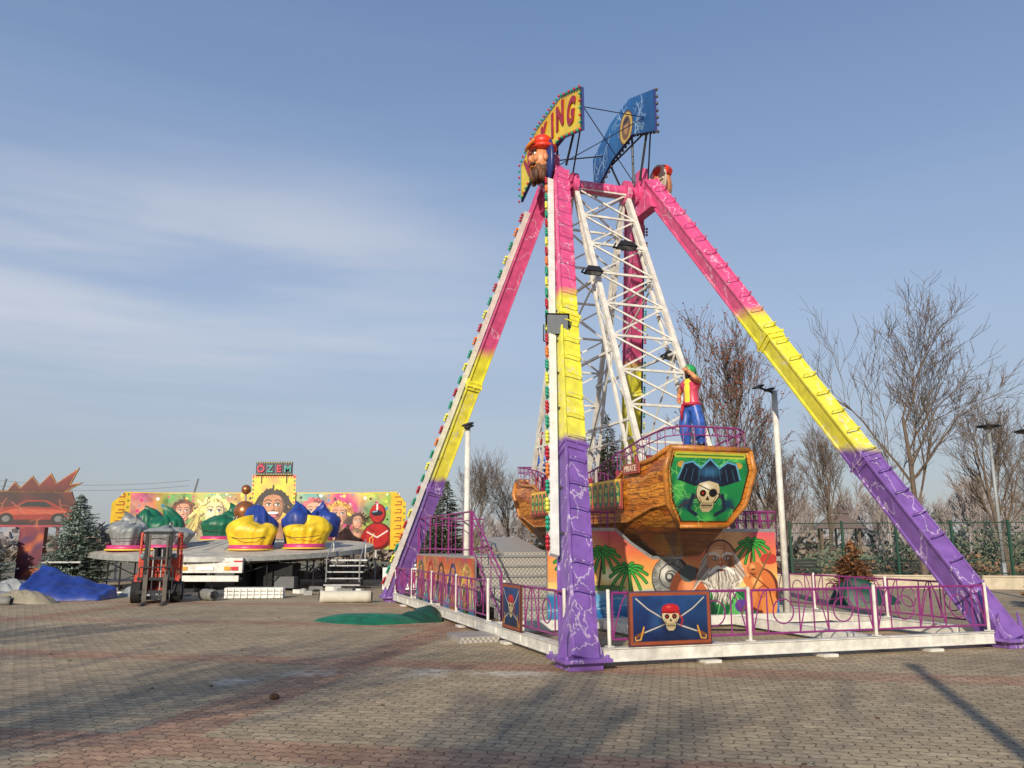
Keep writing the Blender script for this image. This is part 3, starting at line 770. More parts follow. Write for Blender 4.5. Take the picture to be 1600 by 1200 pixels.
def flood(mb, c, face, size=(.42, .30)):
    c = Vector(c); f = Vector(face).normalized(); x = f.cross(V(0, 0, 1)).normalized(); y = x.cross(f)
    w_, h_ = size
    def ring(o, sx, sy): return [c+f*o-x*sx-y*sy, c+f*o+x*sx-y*sy, c+f*o+x*sx+y*sy, c+f*o-x*sx+y*sy]
    a = ring(.08, w_/2, h_/2); b = ring(-.07, w_*.33, h_*.33)
    mb.add(a+b, [(7, 6, 5, 4), (0, 1, 5, 4), (1, 2, 6, 5), (2, 3, 7, 6), (3, 0, 4, 7)], 0)
    g = ring(.083, w_/2-.03, h_/2-.03); mb.add(g, [(0, 1, 2, 3)], 1)
    for s_ in (-1, 1):
        mb.beam(c+x*s_*w_*.55, c+x*s_*w_*.55-y*(h_*.75), .02, .04, 0)
    mb.beam(c+x*w_*.55-y*h_*.75, c-x*w_*.55-y*h_*.75, .04, .02, 0)
    mb.beam(c-f*.02-y*h_*.75, c-f*.02-y*h_*1.1, .05, .05, 0)
mb = MB()
flood(mb, (1.08, 3.4, 5.75), (-.25, -1, -.15), (.46, .42))
flood(mb, (2.85, 5.6, 7.75), (0, -.25, -1), (.42, .2)); flood(mb, (3.95, 6.1, 8.65), (0, -.25, -1), (.5, .22))
flood(mb, (4.75, 5.6, 5.9), (.2, -.3, -1), (.42, .2))
mb.beam((1.08, 3.5, 5.42), (1.3, 3.7, 5.45), .05, .05)
mb.make('floodlights', [darkmetal, glass_lamp], ride)

mb = MB()
for a, b in (((.35, 0), (7.25, 0)), ((0, .35), (0, 13.5)), ((7.6, .35), (7.6, 13.5)), ((.35, 13.9), (7.25, 13.9))):
    mb.beam((a[0], a[1], .16), (b[0], b[1], .16), .12, .16)
    for zz in (.08, .245): mb.beam((a[0], a[1], zz), (b[0], b[1], zz), .16, .014)
    Lx = math.hypot(b[0]-a[0], b[1]-a[1]); n = int(Lx/1.2)
    for k in range(n):   # bolted splice plates
        t = (k+.5)/n; mb.box((a[0]+(b[0]-a[0])*t, a[1]+(b[1]-a[1])*t, .163), (.14, .14, .12))
for t in (4.4, 9.5): mb.beam((.08, t, .14), (7.52, t, .14), .18, .18)
for s0 in (2.4, 5.3): mb.beam((s0, .08, .13), (s0, 4.3, .13), .16, .16)
mb.beam((5.4, 2.6, .13), (7.52, 2.6, .13), .14, .14)
for a in [(0, t) for t in (3, 6, 9, 12)]+[(s_, 0) for s_ in (2, 4, 6)]:
    mb.box((a[0], a[1], .02), (.26, .26, .04))
mb.make('base_beams', white, ride)
mb = MB(); q = feet[3].lerp(apex[3], .30); mb.box((q.x-.1, q.y-.35, 3.35), (.75, .45, 1.0)); mb.beam((q.x, q.y, 3.2), (q.x, q.y-.3, 3.2), .1, .1)
mb.make('covered_speaker_cabinet', green_t, ride, bevel=.08)
mb = MB()
mb.tube([(.25, .3, .1), (.5, .6, .03), (1.1, 1.5, .02), (1.4, 2.8, .02), (2.0, 4.2, .02)], .018, 6)
mb.tube([(.1, .15, .3), (.62, 1.45, 2.3), (1.25, 3.3, 5.1)], .014, 5)
mb.tube([(6.9, 4.9, .02), (6.2, 3.9, .02), (4.9, 3.5, .02), (3.8, 4.1, .02)], .018, 6)
mb.make('cables', black, ride)

railing = ride_empty('safety_railing')
mb = MB()
def rail_run(p0, p1, h0=.36, h1=.98, panel=2.05):
    p0 = Vector((*p0, 0)); p1 = Vector((*p1, 0)); d = p1-p0; L_ = d.length; d.normalize(); n = max(1, round(L_/panel)); w_ = L_/n
    z = V(0, 0, 1); rr = random.Random(int(L_*100))
    for k in range(n+1):
        q = p0+d*w_*k; lean = d*rr.uniform(-.02, .02); mb.tube([q+z*.2, q+z*(h1+.05)+lean], .026, 8, 1)
        mb.box(q+z*.27, (.1, .1, .02), 1)
    for k in range(n):
        a = p0+d*(w_*k+.05); b = p0+d*(w_*(k+1)-.05); hm = (h0+h1)/2; r2 = (h1-h0)/2-.02
        mb.tube([a+z*h1, b+z*h1], .02, 6); mb.tube([a+z*h0, b+z*h0], .017, 6)
        mb.tube([a+z*h0, a+z*h1], .015, 5); mb.tube([b+z*h0, b+z*h1], .015, 5)
        m_ = (b-a).length
        for cc in (.25, .75):
            c = a+d*m_*cc
            mb.tube([c+d*r2*.62*math.cos(g)+z*(hm+r2*.62*math.sin(g)) for g in [j*math.pi/8 for j in range(17)]], .011, 5, cap=False)
        for u in (.12, .38, .5, .62, .88):
            o = a+d*m_*u; mb.tube([o+z*h0, o+z*h1], .011, 5)
        for (u0, u1) in ((0, .12), (.38, .5), (.62, .5), (1, .88)):
            e = a+d*m_*u0; o = a+d*m_*u1
            mb.tube([e.lerp(o, t)+z*(h0+(h1-h0)*math.sin(t*math.pi/2)) for t in [j/6 for j in range(7)]], .010, 5)
rail_run((.45, -.02), (7.2, -.02)); rail_run((-.02, .45), (-.02, 3.2)); rail_run((-.02, 4.2), (-.02, 13.4)); rail_run((7.62, .5), (7.62, 13.4)); rail_run((.5, 13.92), (7.2, 13.92))
mb.make('rail_panels', [purple_rail, white], railing)

plat = ride_empty('boarding_platform')
mb = MB()
ns = 7
for k in range(ns):
    t0 = 4.9+k*.3; z1 = .2*(k+1)
    mb.box((1.3, t0+.15+.0, z1-.1), (1.6, .3, .2), 0)
    mb.box((1.3, t0-.012, z1-.02), (1.62, .03, .03), 1)
mb.box((1.35, 9.7, 1.33), (1.9, 5.6, .1), 0)
mb.prism([(0, 0), (2.0, .35), (2.0, .42), (0, .07)], (1.75, 7.2, 1.40), (0, 1, 0), (0, 0, 1), 1.0, 0)
for t in (7.1, 9.6, 12.2):
    for s0 in (.5, 2.2): mb.beam((s0, t, 0), (s0, t, 1.28), .08, .08, 1)
mb.box((6.1, 8.6, 1.33), (1.7, 7.2, .1), 0)
for t in (5.3, 8.6, 11.9):
    for s0 in (5.4, 6.8): mb.beam((s0, t, 0), (s0, t, 1.28), .08, .08, 1)
mb.box((-.45, 3.7, .05), (.7, .9, .1), 0)
mb.make('steps_and_deck', [plate, steel], plat)
mb = MB()
def rail_simple(pts, h=.95, sp_=.45):
    pts = [Vector(p) for p in pts]; z = V(0, 0, 1)
    mb.tube([p+z*h for p in pts], .022, 6); mb.tube([p+z*.12 for p in pts], .016, 6); mb.tube([p+z*h*.8 for p in pts], .012, 5)
    for a, b in zip(pts[:-1], pts[1:]):
        n = max(2, int((b-a).length/sp_))
        for k in range(n+1):
            q = a.lerp(b, k/n); mb.tube([q, q+z*h], .011 if k % 3 else .022, 5)
rail_simple([(.46, 4.9, .15), (.46, 7.0, 1.4)], sp_=.7); rail_simple([(.42, 7.0, 1.4), (.42, 12.3, 1.4)], sp_=.6); rail_simple([(2.2, 4.9, .15), (2.2, 6.2, 1.0)], sp_=.7)
rail_simple([(6.95, 12.1, 1.4), (6.95, 5.1, 1.4)], sp_=.3); rail_simple([(5.6, 5.1, 1.4), (6.95, 5.1, 1.4)], sp_=.18); rail_simple([(2.35, 5.1, 1.7), (3.0, 5.1, 1.7)], .6, .15); rail_simple([(.42, 12.4, 1.4), (2.3, 12.4, 1.4)])
mb.make('platform_rails', purple_rail, plat)

wall = ride_empty('painted_mural_panel')
W_, H_ = 5.35, 1.85
p = Paint(W_, H_, 560, 21)
p.grad([(0, (40, 105, 170)), (.28, (65, 150, 200)), (.36, (240, 215, 135)), (.5, (238, 180, 88)), (.75, (228, 122, 78)), (1, (210, 90, 105))])
nz = p.noise(4); p.mix(nz*.5*(p.Y > .75), (255, 215, 130), .6); p.mix(-p.noise(5)*.5*(p.Y > .8), (215, 70, 100), .45)
p.mix(p.noise(14)*.5*(p.Y < .65), (170, 220, 235), .6); p.mix(-p.noise(9)*.6*(p.Y < .65), (20, 70, 140), .6)
p.ell(1.35, .95, .3, .22, (255, 245, 190), soft=.15)
p.ell(1.9, .72, .55, .1, (215, 190, 120)); p.ell(1.2, .68, .5, .06, (90, 120, 60))
for k in range(30):
    x = p.rr.uniform(0, 2.4); y = p.rr.uniform(.05, .6); p.line([(x, y), (x+.12, y+.02), (x+.25, y)], .012, (225, 240, 245), .7)
palm(p, 1.2, .7, 1.38, .38); palm(p, 1.78, .55, 1.02, .42, -.08); palm(p, 4.75, 1.0, 1.55, .42); palm(p, .5, .6, 1.3, .35)
p.ell(2.75, .85, .46, .48, (50, 50, 52)); p.ell(2.72, .87, .41, .43, (130, 130, 125)); p.ell(2.6, .98, .22, .22, (215, 212, 200), soft=.15); p.swirl(2.72, .87, .33, .03, (70, 70, 68), 2.2); p.ell(2.72, .87, .1, .1, (60, 60, 60)); p.ell(2.7, .89, .05, .05, (200, 200, 190))
for k in range(24): p.line([(2.72+.3*math.cos(k*.26), .87+.3*math.sin(k*.26)), (2.72+.40*math.cos(k*.26), .87+.42*math.sin(k*.26))], .012, (70, 68, 65) if k % 2 else (190, 188, 180))
p.ell(3.2, .55, .5, .55, (120, 62, 36)); p.ell(3.25, .52, .38, .42, (185, 98, 58)); p.ell(3.15, .7, .2, .2, (230, 150, 100), soft=.12); p.ell(3.15, .95, .2, .18, (80, 90, 88)); p.swirl(3.3, .4, .25, .02, (90, 40, 25), 1.3)
p.poly([(2.9, 0), (3.2, .5), (3.7, .65), (4.5, .55), (4.8, 0)], (28, 105, 58)); p.poly([(3.2, 0), (3.6, .55), (3.85, .1)], (16, 62, 40)); p.poly([(4.0, 0), (4.3, .5), (4.5, .1)], (90, 180, 90))
for k in range(14):
    x = 3.0+k*.13; p.line([(x, 0), (x+.1, .3), (3.9+(x-3.9)*.6, .58)], .015, p.rr.choice([(140, 215, 130), (12, 50, 34)]), .7)
FX, FY = 3.95, 1.22
p.ell(FX, FY, .40, .46, (100, 50, 30)); p.ell(FX, FY+.02, .35, .40, (205, 140, 92)); p.ell(FX-.08, FY+.16, .2, .18, (240, 190, 140), soft=.1); p.ell(FX+.22, FY-.05, .13, .27, (130, 75, 45), soft=.1)
for k in range(220):
    x = FX+p.rr.uniform(-.36, .36); p.line([(x, FY-.14-abs(x-FX)*.1), (x+(x-FX)*.5+p.rr.uniform(-.08, .08), FY-.42), (FX+(x-FX)*.8+p.rr.uniform(-.16, .16), .28+abs(x-FX)*1.2)], .014, p.rr.choice([(235, 228, 215), (200, 190, 175), (130, 118, 105), (245, 240, 230), (165, 150, 135), (90, 80, 72)]))
for sx in (-1, 1):
    p.ell(FX+sx*.14, FY+.05, .10, .07, (120, 65, 42), soft=.03); p.ell(FX+sx*.14, FY+.05, .055, .028, (245, 240, 230)); p.ell(FX+sx*.14, FY+.05, .025, .026, (20, 20, 20)); p.line([(FX+sx*.05, FY+.10), (FX+sx*.15, FY+.16), (FX+sx*.27, FY+.14)], .05, (235, 230, 215))
    p.line([(FX, FY-.14), (FX+sx*.13, FY-.15), (FX+sx*.3, FY-.27)], .07, (240, 235, 225)); p.ell(FX+sx*.38, FY, .055, .1, (190, 120, 80))
    for j in range(14): p.line([(FX+sx*.34, FY+.17-j*.03), (FX+sx*(.46+.02*j), FY-j*.05)], .018, p.rr.choice([(225, 220, 205), (150, 138, 125)]))
p.ell(FX, FY-.05, .065, .09, (195, 108, 74)); p.ell(FX-.02, FY-.03, .03, .04, (240, 180, 140), soft=.02); p.ell(FX, FY-.21, .07, .025, (110, 35, 30)); p.line([(FX-.15, FY+.25), (FX+.13, FY+.26)], .012, (140, 80, 55)); p.line([(FX-.16, FY+.31), (FX+.14, FY+.32)], .012, (140, 80, 55))
p.ell(4.95, .55, .42, .5, (100, 48, 26)); p.ell(4.92, .58, .36, .44, (210, 115, 58)); p.ell(4.8, .75, .18, .2, (245, 170, 100), soft=.1)
p.ell(4.78, 1.02, .2, .17, (195, 112, 60)); p.ell(4.72, 1.08, .1, .08, (235, 160, 100), soft=.05); p.ell(5.1, .25, .2, .3, (225, 140, 70)); p.line([(4.55, .8), (4.75, .5), (4.6, .2)], .16, (215, 130, 70)); p.line([(4.66, .95), (5.1, .6), (5.2, .2)], .03, (110, 50, 25)); p.swirl(4.95, .5, .2, .02, (120, 55, 28), 1.2)
p.line([(4.7, 1.02), (4.76, 1.03)], .03, (30, 15, 10)); p.line([(4.68, .93), (4.8, .92)], .02, (70, 25, 15)); p.ell(5.15, 1.25, .22, .12, (190, 60, 50)); p.ell(4.4, .25, .16, .14, (90, 60, 140))
p.line([(4.4, .1), (5.2, 1.4)], .04, (120, 90, 50))
p.mul((.04-np.minimum(p.X % 1.35, 1.35-p.X % 1.35))/.04*.5, .5)
notch = [(0, 0), (W_, 0), (W_, H_), (3.86, H_), (3.46, 1.56), (2.98, 1.26), (2.32, 1.26), (1.84, 1.56), (1.5, H_), (0, H_)]
p.mesh('mural_face', lambda x, y: (1.4+x, 4.86, .12+y*.97), wall, outline=notch)
mb = MB(); mb.prism([(a, b*.97) for a, b in notch], (1.4, 4.90, .12), (1, 0, 0), (0, 0, 1), .05, 0)
for a, b in zip(notch[2:9], notch[3:10]): mb.beam((1.4+a[0], 4.88, .13+a[1]*.97), (1.4+b[0], 4.88, .13+b[1]*.97), .1, .03, 1, up=(0, 1, 0))
mb.make('mural_backing', [mat('panel_back', (120, 120, 125)), steel], wall)
p = Paint(5.9, 1.28, 460, 22); p.grad([(0, (50, 110, 180)), (.4, (120, 180, 190)), (.6, (230, 145, 60)), (1, (205, 70, 60))])
p.mix(p.noise(5)*.6, (235, 190, 80), .6); p.mix(-p.noise(6)*.6, (40, 90, 150), .6); p.mix(p.noise(11)*.5, (60, 150, 90), .5); p.mix(-p.noise(13)*.5, (60, 30, 50), .5)
for k in range(5):
    cx = .6+k*1.15; p.ell(cx, .3, .34, .4, [(30, 120, 80), (40, 60, 140), (160, 60, 140), (190, 120, 40), (40, 110, 60)][k], soft=.08)
    face(p, cx, .85, .28, (215, 145, 100), [(40, 90, 60), (160, 40, 30), (70, 40, 20), (30, 60, 120), (200, 170, 80)][k], seed=k)
    p.bolt(cx+.4, .2, .9, 1.4, .02, (250, 240, 160)); p.swirl(cx+.5, .4, .18, .03, (230, 220, 90), 1.6, k)
p.mesh('side_mural_face', lambda x, y: (.36, 12.35-x, .06+y), wall)
mb = MB(); mb.box((.385, 9.4, .68), (.03, 5.88, 1.24)); mb.make('side_mural_backing', MATS['panel_back'], wall)

def skull_sign(name, f, w_, h_, parent, mbf):
    p = Paint(w_, h_, 200, 31); p.grad([(0, (12, 20, 52)), (1, (28, 72, 130))]); p.mix(p.noise(6/w_)*.5, (16, 34, 90), .6); p.mix(p.noise(9)*.5, (60, 110, 170), .45); p.mix(-p.noise(16)*.5, (8, 14, 40), .5)
    e = .03; p.line([(e, e), (w_-e, e), (w_-e, h_-e), (e, h_-e), (e, e)], .045, (150, 75, 40))
    r = h_*.2; cx, cy = w_/2, h_*.55
    for sx in (-1, 1):   # crossed sabres, hilts at the bottom
        bl = [(cx-sx*w_*.36, h_*.22), (cx-sx*.15*w_, h_*.34), (cx+sx*.1*w_, h_*.50), (cx+sx*w_*.28, h_*.68), (cx+sx*w_*.42, h_*.88)]
        p.line(bl, .030, (60, 55, 60)); p.line(bl, .014, (205, 202, 195))
        p.line([(cx-sx*w_*.42, h_*.17), (cx-sx*w_*.34, h_*.235)], .045, (120, 70, 35)); p.line([(cx-sx*w_*.37, h_*.12), (cx-sx*w_*.33, h_*.34)], .022, (215, 160, 60))
        p.line([(cx-sx*w_*.435, h_*.16), (cx-sx*w_*.43, h_*.10), (cx-sx*w_*.37, h_*.11)], .016, (215, 160, 60))
    p.ell(cx, cy-.4*r, r*1.5, r*1.4, (10, 15, 40), soft=r*.6, a=.7)
    skull(p, cx, cy, r); p.ell(cx, cy+r*.62, r*.95, r*.48, (180, 28, 32)); p.ell(cx-.2*r, cy+r*.8, r*.4, r*.15, (230, 90, 80), soft=r*.15); p.line([(cx-r*.95, cy+r*.3), (cx+r*.95, cy+r*.3)], r*.2, (140, 12, 22)); p.line([(cx+r*.8, cy+r*.3), (cx+r*1.3, cy-r*.4), (cx+r*1.1, cy-r)], r*.16, (165, 25, 28))
    p.mesh(name+'_face', f, parent)
sk = ride_empty('skull_sign')
skull_sign('skull', lambda x, y: (.72+x, -.10, .27+y), 1.28, .72, sk, None)
mb = MB(); mb.box((1.36, -.08, .63), (1.3, .03, .74)); mb.beam((.95, -.06, .9), (.95, -.03, .9), .05, .05); mb.make('board', mat('sign_frame_brown', (95, 50, 35)), sk)
sk2 = ride_empty('skull_sign')
skull_sign('skull', lambda x, y: (-.10, 3.1-x, .27+y), .95, .72, sk2, None)
mb = MB(); mb.box((-.08, 2.62, .63), (.03, .97, .74)); mb.make('board', MATS['sign_frame_brown'], sk2)

def mast(name, s0, t0, h, arm):
    e = ride_empty(name); mb = MB(); mb.cyl((s0, t0, .14), (s0, t0, h), .075, .065, 14, 0); mb.box((s0, t0, .16), (.3, .3, .03), 0)
    mb.tube([(s0-.02, t0, h-.05), (s0+arm, t0-.02, h+.05)], .025, 6, 1)
    mb.ball((s0+arm, t0, h+.07), (.17, .1, .04), 1, 12, 6, rot=(0, -.3, 0)); mb.ball((s0+arm*.45, t0-.1, h+.0), (.14, .09, .04), 1, 12, 6, rot=(0, -.3, 0))
    mb.make('mast', [white, darkmetal], e, smooth=True)
mast('floodlight_mast', 7.05, 5.0, 5.1, -.42)
mast('floodlight_mast', .75, 8.55, 4.45, .0)

# ------------------------------------------------------------------ statues
def skin_body(name, pts, edges, radii, colour_fn, mats, parent, sub=2, root=0):
    me = bpy.data.meshes.new(name); me.from_pydata([tuple(p) for p in pts], edges, [])
    ob = bpy.data.objects.new(name, me); scene.collection.objects.link(ob)
    sk_ = ob.modifiers.new('skin', 'SKIN'); sk_.use_smooth_shade = True
    for i, r in enumerate(radii):
        d = me.skin_vertices[0].data[i]; d.radius = (r, r) if not isinstance(r, tuple) else r; d.use_root = (i == root)
    ss = ob.modifiers.new('sub', 'SUBSURF'); ss.levels = sub; ss.render_levels = sub
    bpy.context.view_layer.update()
    m2 = bpy.data.meshes.new_from_object(ob.evaluated_get(bpy.context.evaluated_depsgraph_get()))
    bpy.data.objects.remove(ob)
    m2.materials.clear()
    for mt in mats: m2.materials.append(mt)
    for pl in m2.polygons: pl.material_index = colour_fn(pl.center); pl.use_smooth = True
    o = bpy.data.objects.new(name, m2); scene.collection.objects.link(o); o.parent = parent
    return o

def pirate_statue(loc, rz, vest, pants, scarf, H=1.68):
    e = empty('pirate_statue', loc, rz)
    k = H/1.7
    P_ = [(0, 0, .92), (0, 0, 1.08), (0, 0, 1.28), (0, 0, 1.42), (-.01, 0, 1.5), (-.02, 0, 1.62),
          (0, .12, .9), (-.05, .15, .5), (.02, .16, .1), (-.13, .17, .03),
          (0, -.12, .9), (.02, -.16, .5), (.05, -.18, .1), (-.1, -.2, .03),
          (0, .19, 1.4), (.06, .36, 1.2), (-.1, .22, 1.05),
          (0, -.19, 1.4), (-.22, -.3, 1.45), (-.22, -.12, 1.62)]
    P_ = [V(*q)*k for q in P_]
    E_ = [(0, 1), (1, 2), (2, 3), (3, 4), (4, 5), (0, 6), (6, 7), (7, 8), (8, 9), (0, 10), (10, 11), (11, 12), (12, 13), (3, 14), (14, 15), (15, 16), (3, 17), (17, 18), (18, 19)]
    r_ = [.15, .13, .155, .12, .06, .09, .13, .14, .075, .05, .13, .14, .075, .05, .075, .05, .035, .075, .05, .035]
    r_ = [q*k for q in r_]
    def col(c):
        z = c.z/k; x = c.x/k; y = abs(c.y)/k
        if z < .16: return 3
        if z < .95 and y < .34 and z < .93: return 1
        if z > 1.46 and y < .12 and x > -.14: return 2
        if y > .24 or x < -.15: return 2
        return 0 if (x > -.08 or y > .07) else 4
    skin_m = mat('statue_skin', (205, 140, 95), .45)
    skin_body('body', P_, E_, r_, col, [vest, pants, skin_m, mat('statue_boots', (40, 28, 24)), mat('statue_shirt', (235, 215, 70), .4)], e)
    mb = MB()
    mb.ball(V(-.03, 0, 1.62)*k, (.105*k, .09*k, .125*k), 0, 14, 10)
    mb.ball(V(-.135, 0, 1.61)*k, (.03, .018, .025), 0)
    mb.ball(V(-.115, 0, 1.555)*k, (.02, .035, .01), 2)
    mb.ball(V(-.07, 0, 1.53)*k, (.06, .06, .05), 2)
    for sy in (-1, 1):
        mb.ball(V(-.115, .035*sy, 1.635)*k, (.015, .018, .011), 3); mb.ball(V(-.127, .035*sy, 1.635)*k, .007, 2)
        mb.ball(V(-.01, .092*sy, 1.61)*k, (.02, .012, .03), 0)
    mb.ball(V(.0, 0, 1.67)*k, (.14*k, .12*k, .11*k), 1, 14, 8); mb.tube([V(.1, 0, 1.66)*k, V(.2, .04, 1.55)*k, V(.17, .05, 1.36)*k, V(.2, .05, 1.25)*k], [.06, .07, .05, .02], 8, 1)
    mb.tube([V(.0, .09, 1.6)*k, V(.06, .12, 1.45)*k, V(.04, .12, 1.35)*k], [.04, .045, .02], 6, 1)
    mb.tube([V(.17*math.cos(a), .17*math.sin(a), .95)*k for a in [j*math.pi/6 for j in range(13)]], .035, 6, 4, cap=False)
    mb.tube([V(-.15, .08, .95)*k, V(-.19, .1, .8)*k, V(-.16, .12, .62)*k], [.04, .035, .015], 6, 4)
    for c, fd, sd_ in ((P_[16], V(-.6, -.3, -.6), V(0, -.5, .6)), (P_[19], V(-.2, .8, .35), V(-.7, 0, .1))):
        fd = fd.normalized(); side = fd.cross(sd_).normalized()
        mb.ball(c+fd*.03, (.04, .03, .035), 0)
        for j in range(4):
            b = c+fd*.05+side*(-.028+.019*j); Lf = (.06, .07, .066, .05)[j]
            mb.tube([b, b+fd*Lf*.55, b+fd*Lf*.9+sd_*.015], [.010, .009, .007], 5, 0)
        b = c+side*.036; mb.tube([b, b+(fd+side).normalized()*.03, b+(fd*1.4+side*.6).normalized()*.055], [.011, .010, .008], 5, 0)
    mb.make('head_hands_scarf', [skin_m, scarf, black, MATS['eye_white'], mat('sash_red', (170, 30, 60))], e, smooth=True)
    return e
def rl(s0, t0, z):
    return (O[0]+s0*math.cos(RA)-t0*math.sin(RA), O[1]+s0*math.sin(RA)+t0*math.cos(RA), z)
pirate_statue(rl(3.95, 3.45, 3.42), RA+.35, mat('vest_red', (195, 65, 90), .4), mat('trousers_blue', (50, 90, 175), .4, var=.6, scale=14), mat('scarf_green', (40, 155, 80), .4))
pirate_statue(rl(3.8, 11.45, 3.42), RA+math.pi+.3, mat('vest_blue', (40, 60, 120), .4), MATS['trousers_blue'], mat('scarf_red', (200, 50, 40), .4), 1.35)
mb = MB()
for s0, t0 in ((3.95, 3.45), (3.8, 11.45)): mb.cyl((s0, t0, 2.95), (s0, t0, 3.43), .3, .25, 16)
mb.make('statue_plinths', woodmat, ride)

# ------------------------------------------------------------------ vegetation
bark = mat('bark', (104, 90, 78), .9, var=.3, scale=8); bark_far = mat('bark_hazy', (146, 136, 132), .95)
def bare_tree_mesh(seed, h, spread=.5, levels=4, mt=bark, leaf=None, rmin=.009, trunk=.14):
    rr = random.Random(seed); mb = MB()
    def grow(p, d, L_, r, lv):
        n = 4 if lv < 2 else 3; pts = [p]; rad = [r]
        q = p.copy(); dd = d.copy()
        for k in range(n):
            dd = (dd+V(rr.uniform(-1, 1), rr.uniform(-1, 1), rr.uniform(-.5, .9))*(.10+.05*lv)).normalized()
            q = q+dd*L_/n; pts.append(q.copy()); rad.append(max(rmin*.7, r*(1-(k+1)/n*.6)))
        mb.tube(pts, rad, 7 if lv == 0 else (4 if lv < 3 else 3), 0, cap=False)
        if lv >= levels:
            if leaf:
                for _ in range(2):
                    c = pts[rr.randint(1, n)]; a = V(rr.uniform(-1, 1), rr.uniform(-1, 1), rr.uniform(-1, 1)).normalized()*.05; b = a.orthogonal().normalized()*.04
                    if rr.random() < leaf: mb.add([c-a, c+b, c+a, c-b], [(0, 1, 2, 3)], 1)
            return
        kids = (9, 7, 6, 5, 4)[lv]
        for k in range(kids):
            t = rr.uniform(.28 if lv == 0 else .2, 1.0) if k else 1.0
            f = t*n; i = min(int(f), n-1); c = pts[i].lerp(pts[i+1], f-i)
            a = rr.uniform(0, 6.28); o = dd.orthogonal().normalized(); o = Matrix.Rotation(a, 3, dd)@o
            ang = rr.uniform(.35, .85)*spread*1.6
            nd = (d*math.cos(ang)+o*math.sin(ang)+V(0, 0, .18)).normalized()
            grow(c, nd, L_*rr.uniform(.42, .68)*(1.15-.4*t if lv == 0 else 1), max(rmin, rad[i]*.55), lv+1)
    grow(V(0, 0, -.05), V(rr.uniform(-.05, .05), rr.uniform(-.05, .05), 1).normalized(), h*.62, trunk, 0)
    me = bpy.data.meshes.new('bare_tree'); me.from_pydata(mb.v, [], mb.f); me.materials.append(mt)
    me.materials.append(mat('autumn_leaves', (140, 72, 54), .8, var=.4)); me.polygons.foreach_set('material_index', mb.m); me.update()
    return me
def put(me, name, loc, rz=0, s=1.0, parent=None):
    ob = bpy.data.objects.new(name, me); scene.collection.objects.link(ob); ob.location = loc; ob.rotation_euler = (0, 0, rz); ob.scale = (s, s, s)
    if parent: ob.parent = parent
    return ob
T1 = bare_tree_mesh(3, 10.2, .62, 4); T2 = bare_tree_mesh(8, 8.5, .5, 4); T3 = bare_tree_mesh(12, 9.5, .45, 4, leaf=.5, trunk=.12)
put(T1, 'bare_tree', (15.9, 32.5, 0), .4, 1.05); put(T2, 'bare_tree', (23.0, 39, 0), 1.2, .98); put(T3, 'bare_tree', (8.2, 31.5, 0), 0, 1.02)
put(T2, 'bare_tree', (17.8, 47, 0), 2.2, .95); put(T1, 'bare_tree', (29, 46, 0), 3.1, .7); put(T2, 'bare_tree', (-1.6, 44, 0), .7, .72); put(T3, 'bare_tree', (4.4, 40, 0), 2.5, .7)
put(T2, 'bare_tree', (10.4, 36, 0), 4.0, .75); put(T1, 'bare_tree', (-.2, 47, 0), 4.4, .6); put(T3, 'bare_tree', (12.6, 38, 0), 3.3, .6); put(T3, 'bare_tree', (-4.6, 45, 0), 1.3, .5)
put(T1, 'bare_tree', (-9.5, -7, 0), 1.0, 1.0); put(T2, 'bare_tree', (-5.0, -11, 0), 2.0, 1.1); put(T1, 'bare_tree', (-13.5, -3, 0), 5, .9)
mb = MB(); mb.cyl((1.3, -2.4, 0), (1.3, -2.4, 6.3), .10, .08, 12); mb.cyl((1.3, -2.4, 0), (1.3, -2.4, .5), .16, .14, 12); mb.ball((1.3, -2.4, 6.32), (.14, .14, .1), 0, 10, 6)
mb.make('street_lamp', steel)

far = empty('distant_trees')
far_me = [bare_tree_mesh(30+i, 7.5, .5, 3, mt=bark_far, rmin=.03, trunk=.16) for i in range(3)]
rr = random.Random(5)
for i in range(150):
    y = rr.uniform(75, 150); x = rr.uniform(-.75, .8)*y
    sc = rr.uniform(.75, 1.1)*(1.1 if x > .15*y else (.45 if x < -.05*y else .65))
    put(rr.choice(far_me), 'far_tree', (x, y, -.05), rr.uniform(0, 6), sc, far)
def bush_mass(name, x0, x1, y, h, mt, seed, dens=26, parent=None, leaf=.28):
    rr = random.Random(seed); mb = MB(); n = int(abs(x1-x0)*dens)
    for i in range(n):
        x = rr.uniform(x0, x1); hh = h*(.55+.3*math.sin(x*.35+seed)+.15*math.sin(x*1.3)); z = abs(rr.gauss(0, .45))*hh
        if z > hh*1.2: continue
        c = V(x, y+rr.uniform(-2, 2), z); a = V(rr.uniform(-1, 1), rr.uniform(-1, 1), rr.uniform(-1, 1)).normalized()*leaf*rr.uniform(.5, 1.4)
        b = a.orthogonal().normalized()*leaf*rr.uniform(.4, 1); mb.add([c-a, c+b, c+a, c-b], [(0, 1, 2, 3)])
    return mb.make(name, mt, parent)
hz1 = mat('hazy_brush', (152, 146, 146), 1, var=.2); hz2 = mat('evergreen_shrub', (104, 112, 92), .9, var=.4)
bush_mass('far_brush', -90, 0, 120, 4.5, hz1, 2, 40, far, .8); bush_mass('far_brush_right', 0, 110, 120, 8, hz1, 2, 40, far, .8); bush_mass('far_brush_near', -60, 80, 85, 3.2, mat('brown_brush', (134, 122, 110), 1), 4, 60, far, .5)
bush_mass('evergreen_hedge', 14, 42, 42, 3.2, hz2, 6, 520, None, .12); bush_mass('brown_hedge', 9, 40, 39.5, 1.2, mat('dry_shrub', (132, 102, 78), .9, var=.4), 7, 220, None, .12)
